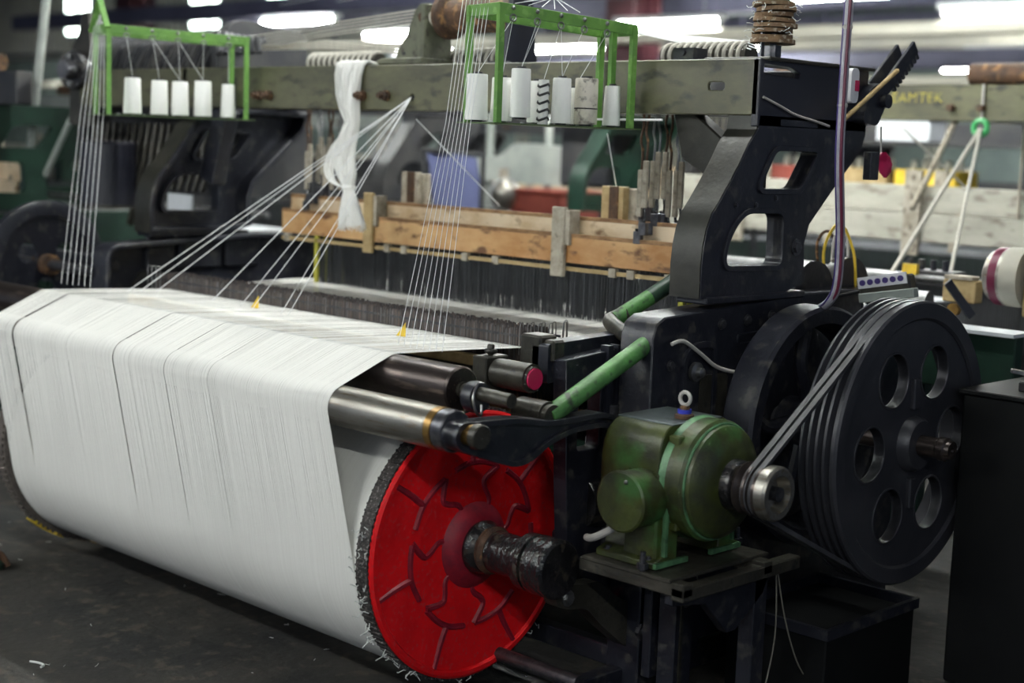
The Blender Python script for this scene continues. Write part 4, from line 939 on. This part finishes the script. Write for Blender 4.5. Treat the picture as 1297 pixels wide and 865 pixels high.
# ================================================================== looms behind: shared kit
def far_loom(dx, dy, dz, paint, beam, board, lab, group=None, roll='far_white', cloth='far_white'):
    r = thing('weaving_loom', lab, 'loom', (dx-1.1, dy+.8, 0), group)
    T = lambda P: [(y+dy, z+dz) for y, z in P]
    for xo, s in ((.38,1),(-2.62,-1)):
        x0, x1 = sorted((dx+xo-s*.04, dx+xo))
        a = MB().plate(T(ARCH), [T(WIN1), T(WIN2)], x0, x1).build('side_arch', paint, r, .004)
        x0, x1 = sorted((dx+xo-s*.12, dx+xo-s*.03)); MB().plate(T(ARCH), [offset(T(ARCH), .025)], x0, x1).build('arch_rim', paint, a)
        x0, x1 = sorted((dx+xo-s*.10, dx+xo)); MB().plate([(y+dy,z) for y, z in LOW], [], x0, x1).build('side_plate', paint, r, .004)
    tb2 = MB().box(dx-3.2, dx+.6, dy+.745, dy+.83, 1.692+dz, 1.856+dz).build('top_beam', beam, r, .004)
    for x in (-1.9,-.45,-.30): MB().cyl((dx+x,dy+.745,1.75+dz), (dx+x,dy+.71,1.75+dz), .016, n=10).build('bolt', 'rust', tb2)
    for (y, z0, z1) in ((.93,1.165,1.30),(.98,1.30,1.435)):
        b = MB().box(dx-2.3, dx+.25, dy+y-.01, dy+y+.01, z0+dz*.3, z1+dz*.3).build('heald_board', board, r, .003)
        for x in (-1.9,-1.2,-.5,.1): MB().box(dx+x-.015, dx+x+.015, dy+y-.014, dy+y-.009, z0-.02, z0+.03).build('bar_hook', 'woodgrey', b)
    g = MB()
    for k in range(200):
        x = dx-2.25+2.45*k/200
        g.box(x, x+.004, dy+.96, dy+.965, .70, 1.17)
    o = g.build('heald_wires', 'heald', r); o['kind'] = 'stuff'
    for x in (-1.75,-.71): MB().box(dx+x-.045, dx+x+.045, dy+.89, dy+.915, 1.12, 1.53).build('wood_clip', 'woodgrey', r, .003); MB().box(dx+x+.05, dx+x+.12, dy+1.0, dy+1.03, 1.3, 1.53).build('wood_clip', 'woodgrey', r, .003)
    MB().cyl((dx-2.5,dy-.35,1.12), (dx+.35,dy-.35,1.12), .019, n=16).build('sley_cap', 'steel', r)
    MB().cyl((dx-2.5,dy-.70,1.07), (dx+.30,dy-.70,1.07), .035, n=16).build('breast_roller', 'steel', r)
    gr = MB().box(dx-2.55, dx+.75, dy-.92, dy-.86, .80, 1.0).build('breast_rail', 'green_frame', r, .004)
    MB().box(dx-2.55, dx+.75, dy-.94, dy-.80, 1.0, 1.012).build('rail_top', 'far_white', gr)
    MB().box(dx-2.5, dx+.36, dy-.80, dy-.74, .12, .82).build('added_dark_panel', paint, r, .004)  # invented panel that darkens the view through the drive pulley holes
    MB().box(dx-2.0, dx-.1, dy-.80, dy+.3, .985, .99).build('cloth', cloth, r)
    MB().cyl((dx-2.1,dy-.5,.45), (dx-.0,dy-.5,.45), .18, n=32).build('cloth_roll', roll, r)
    w = MB().lathe([(0,.27),(0,.33),(.08,.33),(.08,.27)], (dx+.55,dy+.9,.75), (1,0,0), 48, closed=True).build('drive_wheel', paint, r)
    for k in range(3): a = PI*k/3; MB().bar((dx+.59,dy+.9-.29*math.cos(a),.75-.29*math.sin(a)), (dx+.59,dy+.9+.29*math.cos(a),.75+.29*math.sin(a)), .03, .05, (1,0,0)).build('spoke', paint, w)
    for x in (-2.4,-1.6,-.5): MB().cyl((dx+x,dy+1.0,1.92+dz), (dx+x+.42,dy+1.0,1.92+dz), .05, n=20).build('rope_roller', 'rust', r)
    MB().box(dx-3.1, dx-2.7, dy+.95, dy+1.45, 1.35, 2.0).build('dobby_box', 'far_dark', r, .02)
    for x in (-2.0,-.2):
        for k in range(4): MB().box(dx+x+.02*k, dx+x+.02*k+.010, dy+.95+.03*k, dy+.96+.03*k, 1.30, 1.70+dz).build('hanger', 'woodgrey', r)
    return r
l2 = far_loom(-.05, 2.755, .072, 'green_frame', 'beam_paint', 'white_board', 'green-framed loom with dusty white boards and yellow stencil on its beam', None)
far_loom(-4.6, 2.75, .05, 'far_dark', 'far_dark', 'far_dark', 'dark loom beyond the far arch, next to the lilac cloth')
far_loom(-4.6, -.05, .0, 'green_frame', 'far_dark', 'cream', 'green loom in line with this one, past the leaning pole')
far_loom(-.9, 6.6, .0, 'far_dark', 'far_dark', 'far_dark', 'dark loom two rows behind, under the tubes')
far_loom(-5.0, 6.3, .0, 'far_dark', 'far_dark', 'cream', 'dark loom behind the red box, two rows back')
far_loom(-8.6, 2.75, .0, 'green_frame', 'far_grey', 'white_board', 'far green loom toward the gable wall')
far_loom(-8.8, 6.2, .0, 'far_dark', 'far_grey', 'white_board', 'far dark loom toward the gable windows')
far_loom(-9.4, -.3, .0, 'far_dark', 'beam_paint', 'cream', 'farthest loom in line with this one')
far_loom(3.3, 5.6, .0, 'far_dark', 'far_grey', 'white_board', 'dark loom behind the white boards, toward the rear wall')
# yellow stencil on the beam of the loom behind
cu = bpy.data.curves.new('stencil', 'FONT'); cu.body = 'EAMTEK'; cu.size = .067; cu.extrude = .0006; cu.space_character = 1.12
to = bpy.data.objects.new('stencil_tmp', cu); COL.objects.link(to)
me = bpy.data.meshes.new_from_object(to.evaluated_get(bpy.context.evaluated_depsgraph_get())); COL.objects.unlink(to); bpy.data.objects.remove(to)
me.materials.clear(); me.materials.append(K['stencil'])
so = bpy.data.objects.new('stencil_letters', me); COL.objects.link(so); so.parent = l2
so.rotation_euler = (PI/2, 0, 0); so.location = Vector((-.82, 2.755+.7425, 1.847))-l2.location
so['label'] = 'yellow stencilled letters EAMTEK'

# things on and about the loom behind
def rope(pts, lab, r=.006, m='rope'):
    o = MB().tube(pts, r, 8).build('rope', m); tag(o, lab, 'rope'); return o
gr = thing('guide_ring', 'glossy green guide ring hung under the beam of the loom behind', 'ring', (-.35,3.49,1.69))
MB().tube([(-.349+.033*math.cos(a),3.49,1.735+.033*math.sin(a)) for a in [2*PI*k/24 for k in range(24)]], .013, 10, close=True).build('ring', 'ltgreen', gr); MB().tube([(-.345,3.49,1.765),(-.345,3.485,1.93)], .006, 6).build('hanger', 'wire', gr)
rope([(-.349,3.485,1.725),(-.112,2.4,1.133)], 'pale rope slanting from the green ring down to the socket strip', .010)
rope([(-.345,3.485,1.725),(.15,2.38,1.14)], 'pale rope from the green ring down to the wood block', .008)
rope([(-.51,3.55,1.76),(-.50,3.2,1.36)], 'pale stick slanting behind the two ropes', .014, 'woodgrey')
rope([(-1.0,3.9,1.75),(-.55,3.9,1.40)], 'thin cord crossing behind the ropes', .006)
ts = thing('socket_strip', 'grey socket strip with six purple holes on a white bar', 'socket strip', (.40,1.45,1.10))
MB().bar((.415,1.315,1.165), (.585,1.335,1.20), .05, .05).build('body', 'iron_worn', ts, .006)
MB().bar((.42,1.285,1.180), (.58,1.305,1.213), .006, .036).build('face', 'white_plastic', ts)
for k in range(6):
    t = (k+.5)/6; x, y, z = .425+.15*t, 1.283+.019*t, 1.181+.031*t
    MB().cyl((x,y,z), (x+.001,y-.006,z), .0095, n=14).build('socket', 'purple', ts)
MB().bar((.44,1.275,1.135), (.62,1.30,1.17), .04, .03).build('base_bar', 'far_grey', ts, .003)
for k in range(3): MB().tube(smooth([(.46+.04*k,1.27,1.13),(.47+.04*k,1.255,1.11),(.50+.04*k,1.26,1.105)], 4), .006, 6).build('spring_clip', 'steel', ts)
MB().box(.44,.60,1.28,1.36,1.07,1.135).build('stand', 'iron', ts)
MB().tube(smooth([(.42,1.30,1.155),(.37,1.22,1.135),(.31,1.15,1.12),(.24,1.1,1.14)], 5), .006, 8).build('lead', 'black', ts)
for k, (c, pts) in enumerate((('yellow',[(.22,1.40,1.17),(.20,1.42,1.28),(.24,1.44,1.36),(.30,1.44,1.27),(.33,1.42,1.14)]),('rust',[(.20,1.40,1.17),(.17,1.42,1.29),(.20,1.44,1.33),(.25,1.43,1.25),(.26,1.41,1.15)]),('wire',[(.24,1.41,1.17),(.23,1.43,1.31),(.26,1.45,1.34),(.28,1.44,1.24),(.28,1.42,1.14)]))):
    o = MB().tube(smooth(pts, 6), .005, 6).build('coloured_lead', c); tag(o, ('yellow','brown','pale')[k]+' electric lead looping up beside the cam wheel', 'wire')
sh = thing('shuttle_box', 'black shuttle box gear with small levers on the loom behind', 'shuttle box', (.1,2.35,1.05))
MB().box(-.02,.20,2.32,2.42,1.10,1.16).build('body', 'far_dark', sh, .004)
for k in range(4): MB().cyl((.0+.05*k,2.34,1.16), (.0+.05*k,2.34,1.20), .012, n=10).build('peg', 'iron', sh)
MB().box(-.01,.05,2.30,2.32,1.12,1.18).build('yellow_plate', 'yellow', sh); MB().cyl((-.02,2.31,1.13), (.22,2.31,1.13), .014, n=10).build('rod', 'steel', sh)
wk = thing('wood_block', 'yellowed wood block with a bolt on the steel roller behind', 'wood block', (.40,2.0,1.06))
MB().box(.345,.47,1.97,2.03,1.085,1.165).build('block', 'woodtan', wk, .004); MB().box(.35,.46,1.965,2.02,1.165,1.18).build('cap', 'woodgrey', wk, .003); MB().cyl((.40,1.97,1.06), (.40,1.95,1.06), .022, n=16).build('bolt', 'brass', wk)
sr = thing('capped_roller', 'fat roller end with steel cap and white band beside a wood cheek', 'roller', (.7,2.0,1.07))
MB().lathe([(0,.02),(0,.05),(.02,.085),(.05,.098),(.085,.10),(.085,.02)], (.50,2.0,1.19), (1,0,0), 36).build('cap', 'chrome', sr); MB().lathe([(0,.101),(.018,.102),(.03,.099)], (.545,2.0,1.19), (1,0,0), 36).build('stripe', 'hose_red', sr)
MB().lathe([(.085,.03),(.085,.103),(.15,.103),(.15,.03)], (.50,2.0,1.19), (1,0,0), 36).build('band', 'duct', sr); MB().box(.66,.80,1.94,2.08,1.06,1.30).build('wood_cheek', 'woodtan', sr, .006)
o = MB().bar((.40,1.9,1.16),(.46,1.98,1.04),.012,.03).build('black_lever', 'iron'); tag(o, 'thin black lever leaning between wood block and fat roller', 'lever')

# background odds and ends between the looms
cl = thing('cloth_sheet', 'lilac cloth sheet hanging on the loom beyond the heald boards', 'cloth', (-3.35,3.0,0))
g = MB(); rows = []
for i in range(7):
    z = 1.50-.09*i
    rows.append([(-3.54+.08*j+.012*i, 3.0+.025*math.sin(j*1.3+i*.5), z+.03-.005*j) for j in range(6)])
vs = [p for r_ in rows for p in r_]+[(x,y+.012,z) for r_ in rows for x, y, z in r_]
n6 = 6; fs = []
for b in (0, 42):
    for i in range(6):
        for j in range(5): fs.append((b+i*6+j, b+i*6+j+1, b+(i+1)*6+j+1, b+(i+1)*6+j))
ed = [0,1,2,3,4,5,11,17,23,29,35,41,40,39,38,37,36,30,24,18,12,6]
for k in range(len(ed)): a_, b_ = ed[k], ed[(k+1) % len(ed)]; fs.append((a_, b_, b_+42, a_+42))
g.add(vs, fs).build('sheet', 'blue_cloth', cl); MB().cyl((-3.58,3.01,1.535), (-3.08,3.01,1.52), .015, n=10).build('rod', 'far_dark', cl)
for x in (-3.58,-3.08): MB().cyl((x,3.01,0), (x,3.01,1.53), .015, n=10).build('stand_leg', 'far_dark', cl)
mr = thing('take_up_wheel', 'round steel and white wheel on a stalk beyond the heald boards', 'wheel', (-4.3,4.5,1.05))
MB().lathe([(0,.02),(0,.09),(.04,.11),(.07,.11),(.10,.085),(.13,.04),(.13,.01)], (-4.40,4.5,1.24), (1,-.5,0), 32).build('disc', 'chrome', mr); MB().lathe([(.035,.112),(.07,.113)], (-4.40,4.5,1.24), (1,-.5,0), 32).build('white_tyre', 'far_white', mr)
MB().cyl((-4.44,4.52,.95), (-4.42,4.52,1.42), .035, n=12).build('stalk', 'woodgrey', mr); MB().box(-4.56,-4.32,4.45,4.6,1.02,1.12).build('foot', 'far_grey', mr, .01)
rb_ = thing('red_box', 'rust red gear box beyond the heald boards', 'box', (-4.0,4.6,1.0))
MB().box(-4.35,-3.85,4.5,4.9,1.02,1.27).build('body', 'brick', rb_, .02); MB().box(-4.37,-3.83,4.48,4.92,1.27,1.29).build('lid', 'brick', rb_, .004)
gb_ = thing('grey_headstock', 'pale grey-green headstock casting of a machine two rows back', 'machine', (-4.8,5.6,1.2))
MB().plate(fillet([(-5.4,1.32),(-5.3,1.48),(-4.9,1.50),(-4.75,1.60),(-4.3,1.58),(-4.0,1.46),(-4.0,1.30)], .04), [], 4.95, 5.15, 'Y').build('casting', 'far_grey', gb_, .02)
for x in (-5.1,-4.5): MB().cyl((x,5.05,0), (x,5.05,1.95), .03, n=10).build('post', 'far_grey', gb_)
rk = thing('steel_rack', 'dark two-shelf steel rack behind the white boards', 'rack', (-1.85,5.35,0))
for z in (1.33,1.665): MB().box(-2.80,-.90,5.15,5.6,z,z+.02).build('shelf', 'far_dark', rk)
for x in (-2.78,-.94):
    for y in (5.16,5.56): MB().box(x,x+.04,y,y+.03,0,2.0).build('upright', 'far_dark', rk)
wc = thing('white_carton', 'white carton on the upper shelf of the dark rack', 'carton', (-1.79,5.38,1.685))
MB().box(-1.97,-1.61,5.28,5.48,1.685,1.83).build('body', 'far_white', wc, .008); MB().box(-1.98,-1.60,5.27,5.49,1.815,1.835).build('lid', 'far_white', wc)
for k, (x, y, m, lab) in enumerate(((-2.52,5.38,'brick','brown crate of bobbins on the lower shelf of the dark rack'),(-2.06,5.38,'woodtan','tan crate of bobbins on the lower shelf of the dark rack'),(-1.60,5.38,'yellow','yellow crate of bobbins on the lower shelf of the dark rack'))):
    c = thing('bobbin_crate', lab, 'crate', (x,y,1.35)); w = .20; z0, z1 = 1.351, 1.52
    MB().box(x-w,x+w,y-.14,y-.12,z0,z1).box(x-w,x+w,y+.12,y+.14,z0,z1).box(x-w,x-w+.02,y-.12,y+.12,z0,z1).box(x+w-.02,x+w,y-.12,y+.12,z0,z1).box(x-w+.02,x+w-.02,y-.12,y+.12,z0,z0+.02).build('body', m, c, .004)
    for q in range(5): MB().lathe([(0,.028),(.20,.020),(.21,.01)], (x-.15+.075*q,y,z0+.021), (0,0,1), 14).build('bobbin', 'duct', c)

# dark steel cabinet by the pulley
cb = thing('steel_cabinet', 'dark green-black steel cabinet standing beside the large drive pulley', 'cabinet', (1.3,1.4,0))
MB().box(.875,1.75,1.16,1.62,.02,.90).build('body', 'cabinet', cb, .006); MB().box(1.14,1.15,1.15,1.16,.05,.86).build('seam', 'green_frame', cb); MB().box(.865,1.76,1.15,1.63,.90,.915).build('top', 'cabinet', cb, .003); MB().box(.89,1.73,1.18,1.60,0,.02).build('plinth', 'black', cb)
cw = thing('clamp_vice', 'small grey clamp lying on the dark cabinet', 'clamp', (1.08,1.3,.915))
MB().box(1.0,1.16,1.25,1.33,.915,.945).build('base', 'far_dark', cw, .004); MB().bar((.98,1.24,.975),(1.12,1.34,.95),.03,.012).build('jaw', 'steel', cw, .002); MB().cyl((1.05,1.22,.955),(1.05,1.35,.955),.010,n=10).build('screw', 'steel', cw)
o = MB().tube(smooth([(1.30,1.10,.62),(1.28,1.08,.45),(1.22,1.06,.25),(1.20,1.04,.05)], 6), .006, 8).build('pale_cable', 'wire'); tag(o, 'pale cable trailing down the front of the dark cabinet', 'cable')

# floor bits
for k, (x, y, z) in enumerate(((-2.175,.035,.0),(-2.105,.05,.0))):
    o = MB().box(x-.028,x+.028,y-.035,y+.035,0,.055).build('wood_wedge', 'woodtan', None, .004); tag(o, 'small brown wood wedge on the floor under the far flange', 'wedge', 'wedges under the far flange')
o = MB().tube(smooth([(-1.03,-.81,.003),(-1.0,-.80,.005),(-.975,-.795,.003),(-.965,-.81,.003)], 5), .004, 5).build('yarn_scrap', 'lint'); tag(o, 'curled white yarn scrap on the bare concrete', 'scrap')
g = MB()
for k in range(70):
    x, y = random.uniform(-3.2,.2), random.uniform(-1.2,.5); q = [Vector((x,y,.002))]
    for _ in range(2): q.append(q[-1]+Vector((random.uniform(-.014,.014),random.uniform(-.014,.014),random.uniform(-.0005,.0015))))
    g.tube(q, .0010, 4)
o = g.build('floor_lint', 'lint'); o['kind'] = 'stuff'; tag(o, 'specks of white lint scattered on the dark floor', 'lint')

rg = thing('oily_rag', 'crumpled green and brown rag on the dark floor beyond the far flange', 'rag', (-2.03,-.44,0))
g = MB(); rings = []
for i, (z, w) in enumerate(((.0,.05),(.02,.065),(.045,.05),(.065,.03),(.072,.008))):
    rings.append([(-2.03+w*math.cos(a)*(1+.25*math.sin(3*a+i)), -.44+w*.8*math.sin(a)*(1+.3*math.sin(2*a+2*i)), max(0,z+.008*math.sin(4*a+i)*(1 if i else 0))) for a in [2*PI*k/18 for k in range(18)]])
g.loft(rings).build('cloth', 'dkpipe', rg, 0, 180)
MB().tube(smooth([(-2.0,-.48,.02),(-1.98,-.46,.06),(-1.99,-.42,.055),(-1.97,-.40,.01)], 5), .012, 8).build('brown_fold', 'rust', rg)

ot = thing('added_shadow_box', 'added black box standing in for shadow under the large drive pulley', 'tray', (.62,.87,0))  # invented dark box in place of the shadow under the pulley
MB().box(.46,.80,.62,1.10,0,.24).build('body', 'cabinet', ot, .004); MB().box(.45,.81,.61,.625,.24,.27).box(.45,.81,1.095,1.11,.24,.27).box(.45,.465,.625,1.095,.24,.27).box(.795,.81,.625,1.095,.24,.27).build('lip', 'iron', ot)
